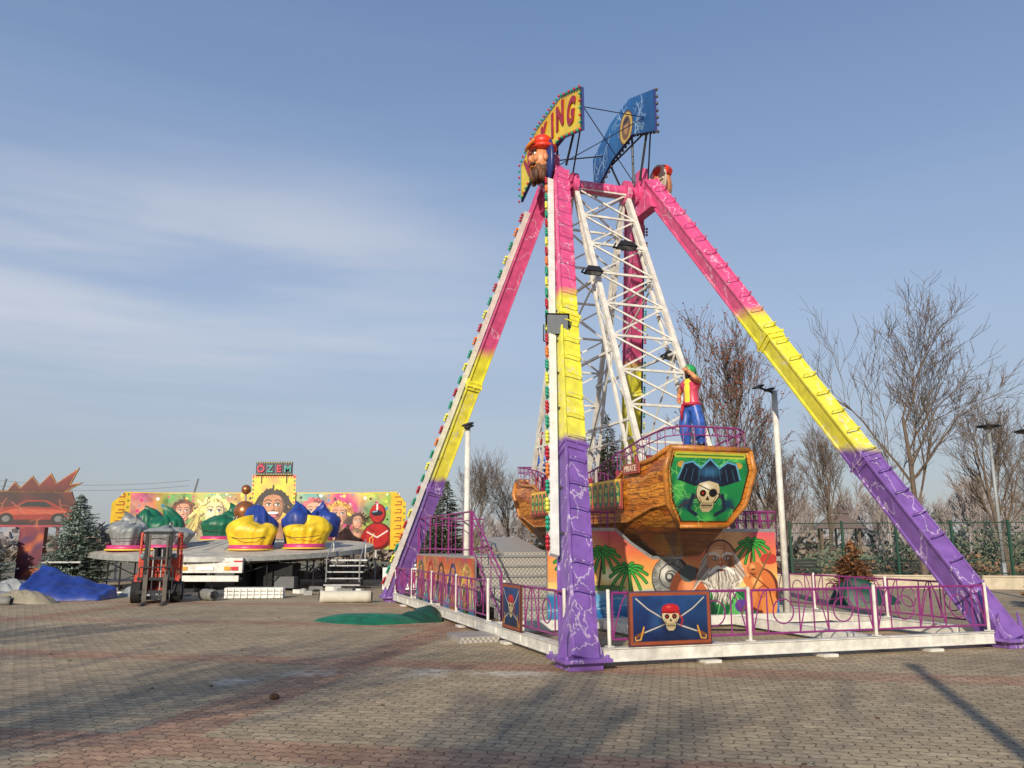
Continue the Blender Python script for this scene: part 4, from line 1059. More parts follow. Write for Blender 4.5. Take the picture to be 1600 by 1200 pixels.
bush_mass('brown_hedge', -12, 3, 42, 1.8, mat('dry_shrub', (132, 102, 78), .9, var=.4), 8, 220, None, .14)
bush_mass('red_twig_hedge', 6.5, 14, 41, 3.0, mat('red_twigs', (128, 78, 62), .9, var=.4), 18, 420, None, .09)

def conifer(loc, h, r, mt, seed, name='spruce_tree', dens=1.0):
    rr = random.Random(seed); mb = MB(); mb.tube([(0, 0, 0), (0, 0, h*.97)], [r*.07, .01], 6, 1)
    n = int((38*h/3.5+12)*dens)
    for i in range(n):
        t = (i+.5)/n; z = h*(.04+.95*t); R_ = r*(1-t)**.8*rr.uniform(.85, 1.12)+.05; nb = max(5, int(13*(1-t)+5))
        for k in range(nb):
            a = rr.uniform(0, 6.28); R2 = R_*rr.uniform(.6, 1.15); dz = -.02*R2+.30*R2*rr.random()
            tip = V(math.cos(a)*R2, math.sin(a)*R2, z+dz); base = V(0, 0, z+.1)
            m = max(3, int(R2/.09))
            for j in range(m):
                u = .25+.75*(j+rr.random())/m; c = base.lerp(tip, u)
                dd = (tip-base).normalized(); sd_ = V(-dd.y, dd.x, 0).normalized()
                s_ = .09*rr.uniform(.7, 1.5); w_ = dd*s_+V(0, 0, rr.uniform(.0, .06))
                l = sd_*s_*.75*rr.choice((-1, 1))
                mb.add([c-dd*.02, c+w_*.6+l, c+w_*1.3], [(0, 1, 2)], 0)
                mb.add([c, c+w_*.5-l*.8+V(0, 0, .03), c+w_*1.1-V(0, 0, .02)], [(0, 1, 2)], 0)
                v_ = V(rr.uniform(-1, 1), rr.uniform(-1, 1), rr.uniform(-.2, 1)).normalized()*s_
                mb.add([c, c+v_, c+v_*.4+sd_*s_*.5], [(0, 1, 2)], 0)
    ob = mb.make(name, [mt, bark]); ob.location = loc; return ob
spruce = mat('blue_spruce_needles', (142, 158, 148), .85, var=.5, scale=4); dark_sp = mat('dark_conifer', (80, 90, 64), .9, var=.45, scale=4)
conifer((-16.3, 31.5, 0), 3.45, 1.35, spruce, 1, dens=1.6); conifer((-20.0, 31.5, 0), 2.5, 1.2, spruce, 2, dens=1.5); conifer((4.3, 37, 0), 7.4, 1.7, dark_sp, 3)
conifer((-3.0, 38.5, 0), 4.5, 1.3, dark_sp, 4); conifer((-3.9, 41, 0), 3.9, 1.2, spruce, 5); conifer((2.2, 39, 0), 5.2, 1.5, dark_sp, 6)
thuja = mat('rust_thuja', (150, 104, 66), .9, var=.4)
conifer((12.1, 30, 0), 1.7, .75, thuja, 7, 'thuja_shrub'); conifer((13.9, 22, 0), 1.3, .6, thuja, 8, 'thuja_shrub')
conifer((23.5, 36, 0), 2.7, 1.5, spruce, 9); conifer((27, 38, 0), 3.2, 1.6, spruce, 10)

# ------------------------------------------------------------------ right background
mb = MB(); mb.beam((8.5, 33.5, .22), (30, 29, .22), .3, .45); mb.beam((8.5, 33.5, .47), (30, 29, .47), .38, .05)
mb.make('low_wall', mat('limestone_wall', (186, 174, 152), .9, var=.25, scale=3, bump=.3))
mb = MB(); a = V(11.8, 35.6, 0); b = V(30, 31, 0); nseg = 9; gf = mat('green_fence_paint', (28, 66, 50), .5)
for k in range(nseg+1):
    q = a.lerp(b, k/nseg); mb.beam(q, q+V(0, 0, 2.6), .09, .09)
for z in (.5, 1.0, 1.6, 2.1, 2.5): mb.tube([a+V(0, 0, z), b+V(0, 0, z)], .012 if z not in (.5, 2.5) else .02, 5)
nb = 240
for k in range(nb):
    q = a.lerp(b, k/nb); mb.tube([q+V(0, 0, .3), q+V(0, 0, 2.55)], .004, 3, cap=False)
mb.make('green_mesh_fence', gf)
def bench(loc, rz):
    e = empty('park_bench', loc, rz); mb = MB()
    for k in range(3): mb.box((0, -.18+k*.17, .45), (1.8, .13, .04))
    for k in range(3): mb.box((0, .27+.03*k, .6+k*.15), (1.8, .035, .12))
    for sx in (-.8, .8):
        mb.tube([(sx, -.22, 0), (sx, -.22, .43), (sx, .26, .43), (sx, .36, .98)], .025, 6); mb.tube([(sx, .26, .43), (sx, .32, 0)], .025, 6); mb.tube([(sx, -.22, .43), (sx, -.22, .66), (sx, .29, .66)], .02, 6)
    mb.make('bench_frame', mat('bench_dark', (50, 50, 48)), e)
bench((15.6, 38, 0), .1); bench((13.2, 38.5, 0), .1); bench((18, 37.7, 0), .1)
e = empty('gazebo', (27.3, 70, 0), .3); mb = MB()
for k in range(6):
    a_ = k*math.pi/3; mb.beam((1.7*math.cos(a_), 1.7*math.sin(a_), 0), (1.7*math.cos(a_), 1.7*math.sin(a_), 2.9), .14, .14, 0)
ring = [(2.3*math.cos(k*math.pi/3), 2.3*math.sin(k*math.pi/3), 2.9) for k in range(6)]; r2 = [(.8*math.cos(k*math.pi/3), .8*math.sin(k*math.pi/3), 4.0) for k in range(6)]
mb.add(ring+r2, [(k, (k+1) % 6, (k+1) % 6+6, k+6) for k in range(6)]+[tuple(range(6))], 1)
r3 = [(1.0*math.cos(k*math.pi/3), 1.0*math.sin(k*math.pi/3), 4.15) for k in range(6)]; mb.add(r3+[(0, 0, 4.8)], [(k, (k+1) % 6, 6) for k in range(6)]+[tuple(range(6))], 1)
mb.make('timber_and_roof', [mat('gazebo_timber', (118, 98, 82)), mat('gazebo_roof', (112, 96, 88))], e)
def street_lamp(loc, h, rz=0):
    e = empty('street_lamp', loc, rz); mb = MB(); mb.cyl((0, 0, 0), (0, 0, .9), .11, .1, 12); mb.cyl((0, 0, .9), (0, 0, h-.3), .08, .06, 10)
    for k in range(3):
        a_ = k*2.1; mb.tube([(0, 0, h-.35), (.14*math.cos(a_), .14*math.sin(a_), h-.15), (.2*math.cos(a_), .2*math.sin(a_), h)], .014, 5)
    mb.ball((0, 0, h+.02), (.5, .5, .07), 1, 20, 6); mb.ball((0, 0, h-.05), (.22, .22, .08), 2, 14, 6)
    mb.make('lamp_post', [mat('lamp_grey', (150, 154, 156), .5, .1), darkmetal, glass_lamp], e, smooth=True)
street_lamp((20.5, 35.2, 0), 6.6); street_lamp((15.15, 23.8, 0), 4.85)
mb = MB()
for x, h in ((-60, 9), (-38, 9)): mb.cyl((x, 95, 0), (x+2, 95, h), .15, .1, 8)
for z in (8.2, 8.8):
    for (x0, x1) in ((-110, -59), (-59, -37),): mb.tube([(x0+(x1-x0)*t/8, 95, z-2.2*(t/8)*(1-t/8)) for t in range(9)], .02, 4)
mb.make('power_line', mat('cable_grey', (110, 112, 116)))

# ------------------------------------------------------------------ left: rotating platform ride
tr = empty('spinning_platform_ride', (-11.3, 34.5, 0))
mb = MB(); n = 64; tilt = .062
def dz(x, y): return 1.58+y*tilt
rad = [0, 1.0, 3.6, 5.3, 5.55]; hh = [.22, .2, .05, 0, -.03]
vs = [(0, 0, dz(0, 0)+.22)]; fs = []
for r_, h_ in zip(rad[1:], hh[1:]):
    for k in range(n):
        a_ = 2*math.pi*k/n; x, y = r_*math.cos(a_), r_*math.sin(a_); vs.append((x, y, dz(x, y)+h_))
for k in range(n): fs.append((0, 1+k, 1+(k+1) % n))
for i in range(3):
    for k in range(n): fs.append((1+i*n+k, 1+(i+1)*n+k, 1+(i+1)*n+(k+1) % n, 1+i*n+(k+1) % n))
mb.add(vs, fs, 0)
vs = []; fs = []
for q in ((5.55, -.03), (5.57, -.20), (4.2, -.42), (1.4, -.55)):
    for k in range(n):
        a_ = 2*math.pi*k/n; x, y = q[0]*math.cos(a_), q[0]*math.sin(a_); vs.append((x, y, dz(x, y)+q[1]))
for i in range(3):
    for k in range(n): fs.append((i*n+k, (i+1)*n+k, (i+1)*n+(k+1) % n, i*n+(k+1) % n))
mb.add(vs, fs, 1)
for k in range(32):
    a_ = 2*math.pi*k/32; x, y = 5.5*math.cos(a_), 5.5*math.sin(a_); mb.beam((1.2*math.cos(a_), 1.2*math.sin(a_), dz(0, 0)-.5), (x, y, dz(x, y)-.22), .05, .08, 1)
    mb.beam((1.1*math.cos(a_), 1.1*math.sin(a_), dz(1.1*math.cos(a_), 1.1*math.sin(a_))+.2), (3.6*math.cos(a_), 3.6*math.sin(a_), dz(3.6*math.cos(a_), 3.6*math.sin(a_))+.056), .03, .012, 1)
mb.make('rotating_deck', [mat('deck_plate', (190, 184, 170), .6, .0, var=.35, scale=2), mat('deck_rim_grey', (150, 150, 145), .5, .2, var=.3)], tr)
mb = MB()
for k in range(18):
    a_ = 2*math.pi*k/18; x, y = 5.2*math.cos(a_), 5.2*math.sin(a_); mb.tube([(x, y, 0), (x, y, max(.7, dz(x, y)-.3))], .03, 6)
    mb.beam((x, y, .35), (5.2*math.cos(a_+.349), 5.2*math.sin(a_+.349), .9), .03, .03)
mb.make('support_struts', darkmetal, tr)
mb = MB(); mb.cyl((0.3, -.3, 1.6), (.3, -.3, 2.6), .2, .12, 16, 1); mb.ball((.35, -.3, 2.95), .44, 0, 24, 14); mb.ball((.35, -.3, 3.85), .2, 0, 14, 8); mb.cyl((.35, -.3, 1.7), (.35, -.3, 3.8), .05, .035, 10, 1)
for k in range(6):
    a_ = k*1.05; mb.tube([(.35+.1*math.cos(a_), -.3+.1*math.sin(a_), 3.3), (.35+.6*math.cos(a_), -.3+.6*math.sin(a_), 2.3)], .02, 5, 1)
mb.make('centre_globe', [mat('copper_globe', (165, 105, 65), .3, .6), steel], tr, smooth=True)

def drape(mb, c, rx, ry, h, m, seed, peak=(0, 0), gather=.25):
    """tarpaulin pulled over a two-seat gondola: shoulder bulges, hanging pleats, gathered hem"""
    rr = random.Random(seed); ph = [rr.uniform(0, 6.28) for _ in range(10)]; n, kk = 72, 22; vs = []; fs = []
    for i in range(kk+1):
        t = i/kk
        for j in range(n):
            a_ = 2*math.pi*j/n
            prof = math.sin(min(1, t*1.35)*math.pi/2)                    # plan radius
            zz = (1-t**2.6)                                              # drop
            rr_ = prof*(1+.13*math.sin(2*a_+ph[0])+.08*math.sin(3*a_+ph[1]))
            if t > .72: rr_ *= 1-gather*((t-.72)/.28)
            pleat = (.055*abs(math.sin(5.5*a_+ph[2]+1.6*t))+.03*math.sin(13*a_+ph[3]+3*t))*min(1, t*1.6)
            rr_ += pleat
            z = h*zz*(1+.18*math.sin(a_+ph[4])*(1-t)+.10*math.sin(2*a_+ph[5])*(1-t))+.025*math.sin(6*a_+9*t+ph[6])
            sag = -.12*h*math.exp(-((t-.35)/.18)**2)*(.5+.5*math.sin(3*a_+ph[7]))
            vs.append((c[0]+rx*rr_*math.cos(a_)+peak[0]*(1-t), c[1]+ry*rr_*math.sin(a_)+peak[1]*(1-t), c[2]+z+sag))
    for i in range(kk):
        for j in range(n): fs.append((i*n+j, (i+1)*n+j, (i+1)*n+(j+1) % n, i*n+(j+1) % n))
    mb.add(vs, fs, m)
mb = MB()
for x, y, r1, h1, m, sd_, x2, h2, m2 in (
    (-4.0, -1.6, (.75, .8), .85, 0, 1, -3.25, 1.25, 2), (-1.75, -2.9, (.85, .75), .75, 0, 2, -1.95, 1.15, 2), (-2.95, -3.2, (.6, .6), .95, 0, 6, -3.3, 1.0, 0),
    (1.55, -3.1, (.8, .7), .95, 1, 3, 1.75, 1.35, 3), (3.35, -2.3, (.8, .7), 1.0, 1, 4, 2.95, 1.45, 3), (2.6, 2.4, (.8, .8), 1.0, 3, 5, 3.0, 1.3, 3), (-1.8, 3, (.8, .8), .9, 2, 7, -1.4, 1.2, 2)):
    z = dz(x, y)+.06
    drape(mb, (x, y, z+.1), r1[0], r1[1], h1, m, sd_, peak=(.12, .1)); drape(mb, (x2, y+.45, z+.15), .62, .5, h2, m2, sd_+20, peak=(-.15, 0))
    mb.cyl((x, y, z-.05), (x, y, z+.16), .8, .78, 24, 4); mb.cyl((x, y, z-.03), (x, y, z+.02), .84, .84, 24, 5)
    mb.tube([(x-.6, y-.5, z+.45), (x-.2, y-.78, z+.38), (x+.3, y-.76, z+.4), (x+.65, y-.45, z+.46)], .014, 5, 6)
mb.make('covered_gondolas', [grey_t, yellow_t, green_t, blue_t, mat('gondola_pink', (190, 60, 115), .4), mat('gondola_yellow', (225, 195, 60), .4), mat('rope', (60, 58, 54), .8)], tr, smooth=True)
TX = .75
mb = MB()
mb.box((TX, -3.1, .98), (2.3, 4.5, .12), 0); mb.box((TX, -5.30, .92), (2.5, .16, .50), 1); mb.box((TX, -5.38, .48), (2.3, .08, .20), 1); mb.box((TX, -4.2, .82), (2.1, 2.0, .3), 1)
for k, m in ((-1.0, 2), (-.75, 3), (.75, 3), (1.0, 2)): mb.box((TX+k, -5.40, .82), (.22, .04, .12), m)
mb.box((TX, -5.40, .82), (.52, .02, .12), 4)
for k in range(6): mb.box((TX-1.1+k*.44, -5.39, 1.06), (.3, .02, .05), 2 if k % 2 else 1)
for sx in (-1.0, 1.0):
    for ty in (-4.5, -3.3): mb.cyl((TX+sx-.14, ty, .48), (TX+sx+.14, ty, .48), .48, n=22, m=5)
for sx in (-2.4, 2.4): mb.box((TX+sx, -3.9, .3), (.7, .6, .4), 0)
mb.box((TX+2.0, -3.5, .55), (1.3, 1.2, .8), 5)
mb.make('trailer_chassis', [mat('chassis_grey', (90, 92, 94)), white, red, mat('lamp_amber', (230, 150, 30)), mat('licence_plate', (235, 235, 230)), black], tr)
mb = MB()
for k in range(4): mb.box((5.2, -4.0+k*.28, .2+k*.22), (1.3, .28, .04), 0)
mb.box((5.2, -2.7, 1.05), (1.4, .7, .06)); mb.box((-5.0, -3.2, 1.0), (1.4, 1.6, .06))
for sx in (4.6, 5.8): mb.tube([(sx, -4.0, .3), (sx, -4.0, 1.1), (sx, -2.9, 1.8), (sx, -2.9, 1.0)], .025, 6)
mb.make('entry_steps', steel, tr)
# backdrop
p = Paint(13.8, 2.7, 760, 41); p.grad([(0, (190, 60, 120)), (1, (230, 170, 60))])
for (x0, c) in ((0, (225, 115, 140)), (2, (100, 165, 85)), (3.8, (120, 190, 110)), (5.8, (225, 190, 60)), (8.3, (75, 165, 165)), (10, (205, 55, 120)), (11.6, (140, 190, 75))):
    p.mix((1.1-np.abs(p.X-x0-.8))/.6, c)
p.mix(p.noise(3)*.5, (235, 225, 115), .6); p.mix(-p.noise(3.5)*.5, (60, 80, 150), .55); p.mix(p.noise(8)*.5, (215, 60, 115), .5); p.mix(-p.noise(10)*.5, (30, 30, 50), .5)
for k in range(150):
    x, y = p.rr.uniform(.8, 13), p.rr.uniform(.2, 2.6); r0 = p.rr.uniform(.03, .08); p.ell(x, y, r0, r0, p.rr.choice([(235, 220, 90), (220, 60, 130), (240, 240, 240), (60, 140, 190), (30, 30, 40)]))
p.poly([(.85, 1.25), (1.15, 1.75), (1.7, 1.95), (2.2, 1.6), (2.6, 1.45), (2.65, 1.05), (.9, .95)], (195, 45, 40)); p.ell(1.25, 1.02, .22, .22, (20, 20, 25)); p.ell(1.25, 1.02, .11, .11, (180, 180, 185)); p.ell(2.3, 1.02, .2, .2, (20, 20, 25)); p.poly([(1.25, 1.7), (1.7, 1.87), (1.98, 1.6), (1.3, 1.52)], (40, 60, 95)); p.line([(.9, 1.3), (2.6, 1.3)], .04, (255, 150, 120))
face(p, 3.05, 1.75, .55, (205, 150, 120), (100, 50, 28), seed=1); face(p, 4.55, 1.72, .72, (225, 205, 160), (225, 205, 120), seed=2)
face(p, 5.8, 1.5, .5, (190, 130, 100), (36, 28, 55), seed=12); face(p, 9.3, 1.75, .62, (225, 165, 135), (205, 80, 90), seed=4); face(p, 10.5, 1.6, .58, (215, 155, 125), (225, 150, 60), seed=14)
face(p, 11.4, 1.3, .36, (205, 150, 120), (60, 40, 30), seed=15, long=False)
p.ell(12.4, .6, .75, .65, (100, 15, 20)); p.ell(12.35, .65, .62, .55, (180, 35, 35)); p.line([(11.9, .8), (12.4, .55), (12.9, .85)], .06, (225, 220, 210)); p.line([(11.75, .7), (11.55, .2)], .22, (160, 30, 30)); p.line([(13.0, .7), (13.1, .2)], .2, (140, 25, 28))
p.ell(12.4, 1.65, .42, .48, (100, 15, 20)); p.ell(12.36, 1.68, .36, .42, (185, 40, 38)); p.ell(12.36, 1.68, .30, .13, (25, 30, 45)); p.line([(12.15, 1.74), (12.35, 1.76)], .04, (150, 190, 220)); p.line([(12.36, 1.85), (12.36, 2.1)], .08, (240, 235, 230))
for k in range(22): p.bolt(p.rr.uniform(1, 13), p.rr.uniform(.3, 2.4), 1.0, p.rr.uniform(0, 6.3), .03, p.rr.choice([(240, 240, 240), (240, 230, 120), (20, 20, 30)]), .8, 1)
for side in (0, 13.8-.75):
    p.poly([(side, 0), (side+.75, 0), (side+.75, 2.7), (side, 2.7)], (222, 182, 45))
    for k in range(7): p.line([(side+.2, .2+k*.37), (side+.5, .2+k*.37), (side+.5, .35+k*.37), (side+.3, .35+k*.37)], .05, (150, 60, 30))
    for k in range(9): p.ell(side+.66, .15+k*.3, .05, .05, (70, 130, 60))
p.line([(.02, 2.66), (13.78, 2.66)], .08, (225, 190, 45))
ol = [(0, 0), (13.8, 0), (13.8, 2.15), (13.3, 2.68), (.5, 2.68), (0, 2.15)]
def bk(x, y):
    d = abs(x-6.9); fwd = max(0, d-4.6)*.35; return (x-6.9-.55, 5.3-fwd, 1.4+y)
p.mesh('backdrop_mural', bk, tr, outline=ol)
mb = MB()
for k in range(13):
    x = .35+k*1.09; q = bk(x, 0); mb.beam((q[0], q[1]+.12, 0), (q[0], q[1]+.12, 4.0), .08, .08)
for z in (1.5, 2.7, 3.9): mb.tube([(bk(x, 0)[0], bk(x, 0)[1]+.07, z) for x in (.4, 2.3, 6.9, 11.5, 13.4)], .03, 6)
mb.make('backdrop_frame', steel, tr)
p = Paint(2.1, 3.6, 190, 43); p.grad([(0, (220, 60, 115)), (.6, (232, 200, 50)), (1, (235, 212, 60))]); p.mix(p.noise(5)*.5, (210, 60, 115), .5)
face(p, 1.05, 2.1, .78, (190, 130, 95), (30, 20, 22), (200, 20, 40), seed=9); p.ell(1.05, 1.72, .34, .19, (110, 10, 20)); p.ell(1.05, 1.80, .28, .065, (250, 248, 240)); p.ell(1.05, 1.64, .2, .05, (230, 120, 130))
for k in range(18): p.poly([(k*.12, 3.6), (k*.12+.06, 3.4), (k*.12+.12, 3.6)], (200, 50, 50))
for sx in (.06, 2.04):
    for k in range(18): p.ell(sx, .1+k*.2, .05, .05, (200, 40, 90) if k % 2 else (60, 140, 60))
p.mesh('centre_mural', lambda x, y: (x-1.05-.55+.45, 5.2, 1.3+y), tr)
mb = MB()
for (xx, zz, sx_, sz_) in ((-.1, 5.5, 1.75, .04), (-.1, 4.9, 1.75, .04)): mb.box((xx, 5.15, zz), (sx_, .06, sz_), 0)
for k in range(5): mb.box((-.96+k*.43, 5.15, 5.2), (.03, .06, .6), 0)
for k in range(4): mb.box((-.745+k*.43, 5.17, 5.2), (.36, .03, .52), 2)
for k in range(15):
    for j in (0, 1): mb.ball((-.92+k*.117, 5.10, 4.92+j*.56), .03, 1, 6, 4)
for sx in (-.7, .5): mb.beam((sx, 5.2, 4.5), (sx, 5.2, 4.95), .05, .05, 0)
mb.make('top_sign', [darkmetal, bulb_m[2], mat('sign_panel_dark', (80, 68, 84))], tr)
for k, ch in enumerate('ÖZEM'):
    text_obj('top_sign_letter_%d' % k, ch, .46, [mat('letter_pinkred', (200, 60, 80)), mat('letter_teal', (70, 150, 140))][k % 2], frameM((-.745+k*.43, 5.12, 5.17), (1, 0, 0), (0, 0, 1)), tr, .02, .012)

# ------------------------------------------------------------------ forklift
fk = empty('forklift', (-10.15, 24.2, 0), .30); mb = MB()
mb.box((0, .75, .58), (1.04, 1.5, .62), 0); mb.box((0, 1.45, .85), (1.1, .5, .95), 0); mb.box((0, .65, 1.02), (.5, .45, .16), 2); mb.box((0, .92, 1.3), (.5, .12, .5), 2)
mb.box((0, .12, .95), (1.0, .12, .62), 0); mb.box((0, .05, .55), (.95, .1, .3), 2)
for sx in (-.5, .5):
    mb.tube([(sx, .12, .95), (sx, .25, 1.95), (sx, 1.25, 1.98), (sx, 1.45, 1.15)], .04, 6, 0)
    mb.prism([(-.25, 0), (.75, 0), (.6, .2), (-.15, .2)], (sx, .2, .58), (0, 1, 0), (0, 0, 1), .2, 0)
for k in range(7): mb.beam((-.47, .28+k*.16, 1.98), (.47, .28+k*.16, 1.98), .03, .03, 1)
for sx in (-.52, .52):
    mb.cyl((sx-.13, .15, .33), (sx+.13, .15, .33), .33, n=20, m=2); mb.cyl((sx-.14, .15, .33), (sx+.14, .15, .33), .15, n=14, m=3)
    mb.cyl((sx-.11, 1.4, .27), (sx+.11, 1.4, .27), .27, n=20, m=2)
for sx in (-.32, .32):
    mb.beam((sx, -.14, .1), (sx, -.14, 2.0), .09, .12, 1, up=(0, 1, 0)); mb.beam((sx*.74, -.20, .12), (sx*.74, -.20, 1.9), .05, .08, 5, up=(0, 1, 0))
    mb.tube([(sx*.35, -.18, .1), (sx*.35, -.18, 1.5)], .022, 8, 3)
for z in (.16, 1.25, 1.96): mb.beam((-.36, -.17, z), (.36, -.17, z), .06, .09, 1)
mb.box((0, -.30, .32), (.98, .05, .09), 1); mb.box((0, -.30, .68), (.98, .05, .09), 1)
for sx in (-.44, .44): mb.beam((sx, -.31, .3), (sx, -.31, 1.0), .03, .03, 1)
mb.box((0, -.31, 1.0), (.9, .03, .035), 1)
for sx in (-.26, .26):
    mb.box((sx, -.35, .42), (.12, .04, .75), 5); mb.beam((sx, -.35, .05), (sx, -1.35, .04), .12, .045, 5, h1=.02)
for sx in (-.42, .42): mb.ball((sx, .0, 1.30), (.09, .05, .09), 4)
mb.tube([(0, .3, .95), (0, .42, 1.3)], .02, 6, 2)
mb.make('forklift_body', [mat('forklift_red', (186, 62, 38), .5, var=.35), darkmetal, black, steel, glass_lamp, mat('worn_steel', (96, 90, 84), .5, .3, var=.4)], fk, bevel=.01)

# ------------------------------------------------------------------ left edge: racing ride facade
rf = empty('racing_ride_facade', (-20.0, 33.0, 0), math.radians(12))
p = Paint(6.0, 1.7, 340, 51); p.grad([(0, (34, 10, 16)), (.5, (84, 16, 22)), (1, (38, 14, 28))]); p.mix(p.noise(3)*.6, (150, 50, 26), .55); p.mix(-p.noise(6)*.6, (12, 8, 18), .7)
p.poly([(2.6, .35), (2.8, .8), (3.5, .95), (4.0, 1.25), (4.7, 1.25), (5.3, .9), (5.8, .75), (5.8, .35)], (140, 34, 24)); p.poly([(2.7, .55), (3.6, .85), (5.2, .8), (5.7, .7), (5.0, .6)], (190, 84, 56), .7); p.poly([(3.6, .95), (4.05, 1.18), (4.65, 1.18), (5.0, .92)], (16, 18, 28))
for x in (3.3, 5.2): p.ell(x, .38, .27, .27, (12, 12, 14)); p.ell(x, .38, .14, .14, (110, 110, 115))
p.line([(0, .05), (6, .05)], .1, (160, 50, 70)); p.line([(0, 1.64), (6, 1.64)], .05, (150, 100, 45))
p.ell(1.2, .9, .8, .45, (150, 92, 36)); p.ell(1.2, .9, .6, .3, (110, 20, 26)); p.swirl(1.2, .9, .28, .05, (20, 12, 16), 1.5)
for k in range(10): p.bolt(p.rr.uniform(.2, 5.6), p.rr.uniform(.2, 1.5), .8, p.rr.uniform(0, 6.3), .03, (190, 110, 75), .7, 1)
p.mesh('facade_mural', lambda x, y: (x-3.3, 0, 2.3+y*.86), rf, outline=[(0, 0), (5.4, 0), (5.95, .6), (5.6, 1.68), (0, 1.68)])
p = Paint(3.2, 1.3, 150, 52); p.grad([(0, (80, 16, 22)), (1, (150, 36, 32))]); star = [(0, 0), (.3, .5), (.55, .2), (1.0, .8), (1.3, .35), (1.75, .95), (2.0, .45), (2.9, 1.25), (2.6, .4), (3.1, .5), (2.4, 0)]
p.mix(p.noise(6)*.6, (40, 8, 16), .7); p.line(star, .07, (205, 150, 60))
p.mesh('flame_crown', lambda x, y: (x*.9-.1, .0, 3.7+y*.8), rf, outline=star)
mb = MB(); mb.prism([(0, 0), (5.4, 0), (5.95, .6*.86), (5.6, 1.68*.86), (0, 1.68*.86)], (-3.3, .05, 2.3), (1, 0, 0), (0, 0, 1), .06); mb.prism([(a*.9, b*.8) for a, b in star], (-.1, .05, 3.7), (1, 0, 0), (0, 0, 1), .05)
mb.make('facade_back', mat('facade_dark', (90, 20, 25)), rf)
p = Paint(.9, 2.35, 70, 53); p.grad([(0, (60, 18, 46)), (1, (120, 26, 46))]); p.mix(p.noise(8)*.7, (200, 100, 40), .7); p.mix(-p.noise(8)*.6, (44, 28, 90), .6)
p.mesh('painted_column', lambda x, y: (x+.55, -.02, y*.98), rf)
mb = MB(); mb.box((1.0, .25, 1.15), (.86, .5, 2.3)); mb.box((-2.6, .25, 1.15), (.6, .5, 2.3)); mb.beam((1.9, .1, 0), (1.9, .1, 3.3), .1, .1); mb.make('column_box', MATS['facade_dark'], rf)

# ------------------------------------------------------------------ heaps, tarps, rolls
def cloth(name, c, rx, ry, h, mt, seed, rz=0, n=72, ragged=.2, parent=None):
    rr = random.Random(seed); W = [(rr.uniform(.6, 2.6)/rx, rr.uniform(.6, 2.6)/ry, rr.uniform(0, 6.28), rr.uniform(.3, 1)) for _ in range(7)]
    W2 = [(rr.uniform(3, 8)/rx, rr.uniform(3, 8)/ry, rr.uniform(0, 6.28), rr.uniform(.1, .35)) for _ in range(7)]
    vs = []; fs = []; kk = 26
    for i in range(kk+1):
        r_ = i/kk
        for j in range(n):
            a_ = 2*math.pi*j/n; e_ = 1+ragged*(.8*math.sin(2*a_+seed)+.5*math.sin(3*a_+seed*2)+.25*math.sin(7*a_))
            x = rx*r_*math.cos(a_)*e_; y = ry*r_*math.sin(a_)*e_
            z = (1-r_**2.2)*h*(.7+.3*sum(q[3]*math.sin(q[0]*x+q[1]*y+q[2]) for q in W)/1.8)
            z += h*.20*abs(sum(q[3]*math.sin(q[0]*x+q[1]*y+q[2]) for q in W2))*(1-r_**6)
            vs.append((x, y, max(z, 0)+.012 if i < kk else .0))
    for i in range(kk):
        for j in range(n): fs.append((i*n+j, (i+1)*n+j, (i+1)*n+(j+1) % n, i*n+(j+1) % n))
    mb = MB(); mb.add(vs, fs); ob = mb.make(name, mt, parent, smooth=True); ob.location = c; ob.rotation_euler = (0, 0, rz); return ob
cloth('green_tarpaulin', (-3.05, 18.6, 0), 1.15, .85, .22, green_t, 3, .1, 72, .12); cloth('green_tarpaulin', (-2.0, 18.8, 0), .6, .6, .34, mat('dark_green_tarp', (15, 60, 48), .5, bump=.4), 5)
cloth('green_tarpaulin', (9.9, 23.8, 0), 1.0, .6, .8, MATS['dark_green_tarp'], 6)
hp = empty('tarpaulin_heap')
beige_t = mat('beige_tarp', (138, 130, 112), .6, var=.35, bump=.5)
cloth('grey_heap', (-15.6, 24.6, 0), 1.5, .8, .36, grey_t, 7, 0, parent=hp); cloth('beige_heap', (-13.9, 24.2, 0), .9, .5, .28, beige_t, 8, parent=hp)
cloth('green_heap', (-17.8, 27.5, 0), 1.0, .8, 1.0, green_t, 10, parent=hp)
cloth('grey_heap_back', (-12.0, 27.5, 0), .7, .5, .35, grey_t, 12, parent=hp); cloth('black_heap', (-16.5, 28.5, 0), 1.3, .8, .6, black, 13, parent=hp); cloth('grey_heap_mid', (-15.6, 26.4, 0), .9, .6, .7, grey_t, 15, parent=hp); cloth('beige_heap_mid', (-16.9, 25.6, 0), .8, .5, .5, beige_t, 16, parent=hp)
mb = MB(); vs = []; fs = []; nx_, ny_ = 40, 22
for j in range(ny_+1):
    for i in range(nx_+1):
        u, v_ = i/nx_, j/ny_; x = -1.1+2.3*u+.15*v_; y = -.7+1.4*v_; z = .10+.95*(1-u*.85)*(.25+.75*v_)+.03*math.sin(u*17+v_*5)+.03*math.sin(v_*13-u*6)+.012*math.sin(u*41)
        if j == 0 or i in (0, nx_): z = .01
        vs.append((x, y, z))
for j in range(ny_):
    for i in range(nx_): a_ = j*(nx_+1)+i; fs.append((a_, a_+1, a_+nx_+2, a_+nx_+1))
mb.add(vs, fs); ob = mb.make('blue_sheet', blue_t, hp, smooth=True); ob.location = (-13.5, 25.6, 0); ob.rotation_euler = (0, 0, .2)
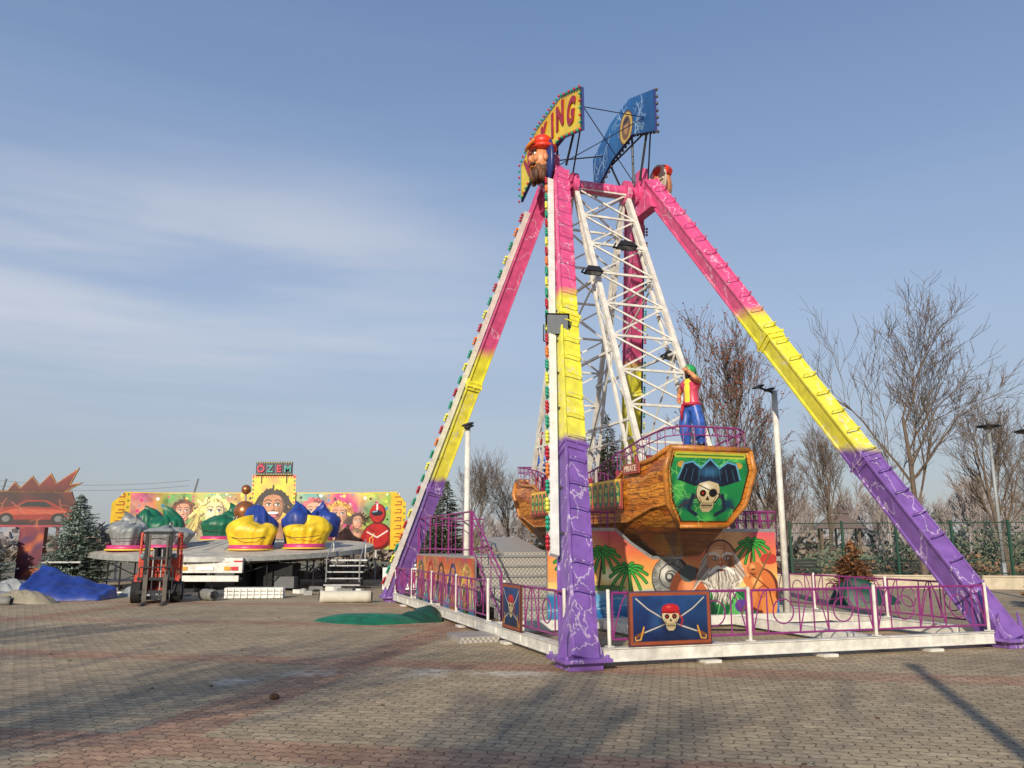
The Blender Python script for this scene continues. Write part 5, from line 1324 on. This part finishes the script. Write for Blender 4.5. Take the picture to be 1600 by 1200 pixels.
def roll(name, loc, L_, r_, rz, mt, seed=0, parent=None):
    mb = MB(); rr = random.Random(seed)
    mb.tube([(-L_/2+L_*k/10, rr.uniform(-.01, .01), r_+rr.uniform(-.006, .006)) for k in range(11)], [r_*rr.uniform(.96, 1.03) for _ in range(11)], 20, 0)
    for sx in (-1, 1):
        mb.tube([(sx*(L_/2+.012), r_*.8*(1-t/20)*math.cos(t*1.2), r_+r_*.8*(1-t/20)*math.sin(t*1.2)) for t in range(20)], .012, 4, 1)
    ob = mb.make(name, [mt, darkmetal], parent, smooth=True); ob.location = loc; ob.rotation_euler = (0, 0, rz)
roll('flooring_roll', (-4.75, 24.3, 0), 1.45, .17, .12, mat('roll_beige', (195, 190, 175), .7), 1); roll('flooring_roll', (-9.0, 25.2, 0), .55, .17, -.7, mat('roll_grey', (120, 120, 116), .7), 2)
roll('rolled_tarp', (-16.6, 24.0, 0), 1.6, .13, .1, beige_t, 3); roll('rolled_tarp', (-14.6, 23.4, 0), 1.7, .10, -.05, MATS['roll_grey'], 4); roll('rolled_tarp', (-14.8, 23.75, 0), 1.5, .11, .06, beige_t, 6)
mb = MB()
for k in range(3): mb.box((0, 0, .06+k*.11), (1.75, .5, .09))
for k in range(9): mb.box((-.8+k*.2, -.27, .17), (.03, .03, .28))
ob = mb.make('stacked_panels', white2); ob.location = (-7.95, 26.3, 0); ob.rotation_euler = (0, 0, .1)
mb = MB(); mb.box((0, 0, .45), (1.3, .5, .75)); mb.box((0, -.27, .5), (1.0, .03, .4), 1); mb.box((.1, .1, .9), (.8, .4, .1))
ob = mb.make('ticket_booth_box', [white2, mat('label_red', (190, 70, 60))]); ob.location = (-3.9, 30, 0)
mb = MB()
for k in range(60):
    x, y = R.uniform(-19, -5), R.uniform(26.5, 31.5); s_ = R.uniform(.06, .36); mb.box((x, y, s_*.25), (s_*1.6, s_, s_*.5), k % 4, rot=(0, 0, R.uniform(0, 3)))
for k in range(22):
    x, y = R.uniform(-18, -5), R.uniform(26, 31); a_ = R.uniform(0, 3); L_ = R.uniform(.6, 1.6); mb.beam((x, y, .05), (x+L_*math.cos(a_), y+L_*math.sin(a_), .06), .05, .05, k % 4)
mb.make('scattered_parts', [darkmetal, white2, MATS['roll_grey'], steel])
mb = MB()
for k in range(90):
    x, y = R.uniform(-9, 5), R.uniform(5.5, 20)
    if x > -.5 and y > 11: continue
    s_ = R.uniform(.006, .018); mb.ball((x, y, s_*.4), (s_*1.6, s_, s_*.5), 0, 5, 3)
mb.ball((-2.57, 9.4, .03), (.06, .04, .035), 0, 7, 5)
mb.make('leaf_litter', mat('dry_leaf', (85, 62, 42), .9))
print('done', len(bpy.data.objects))
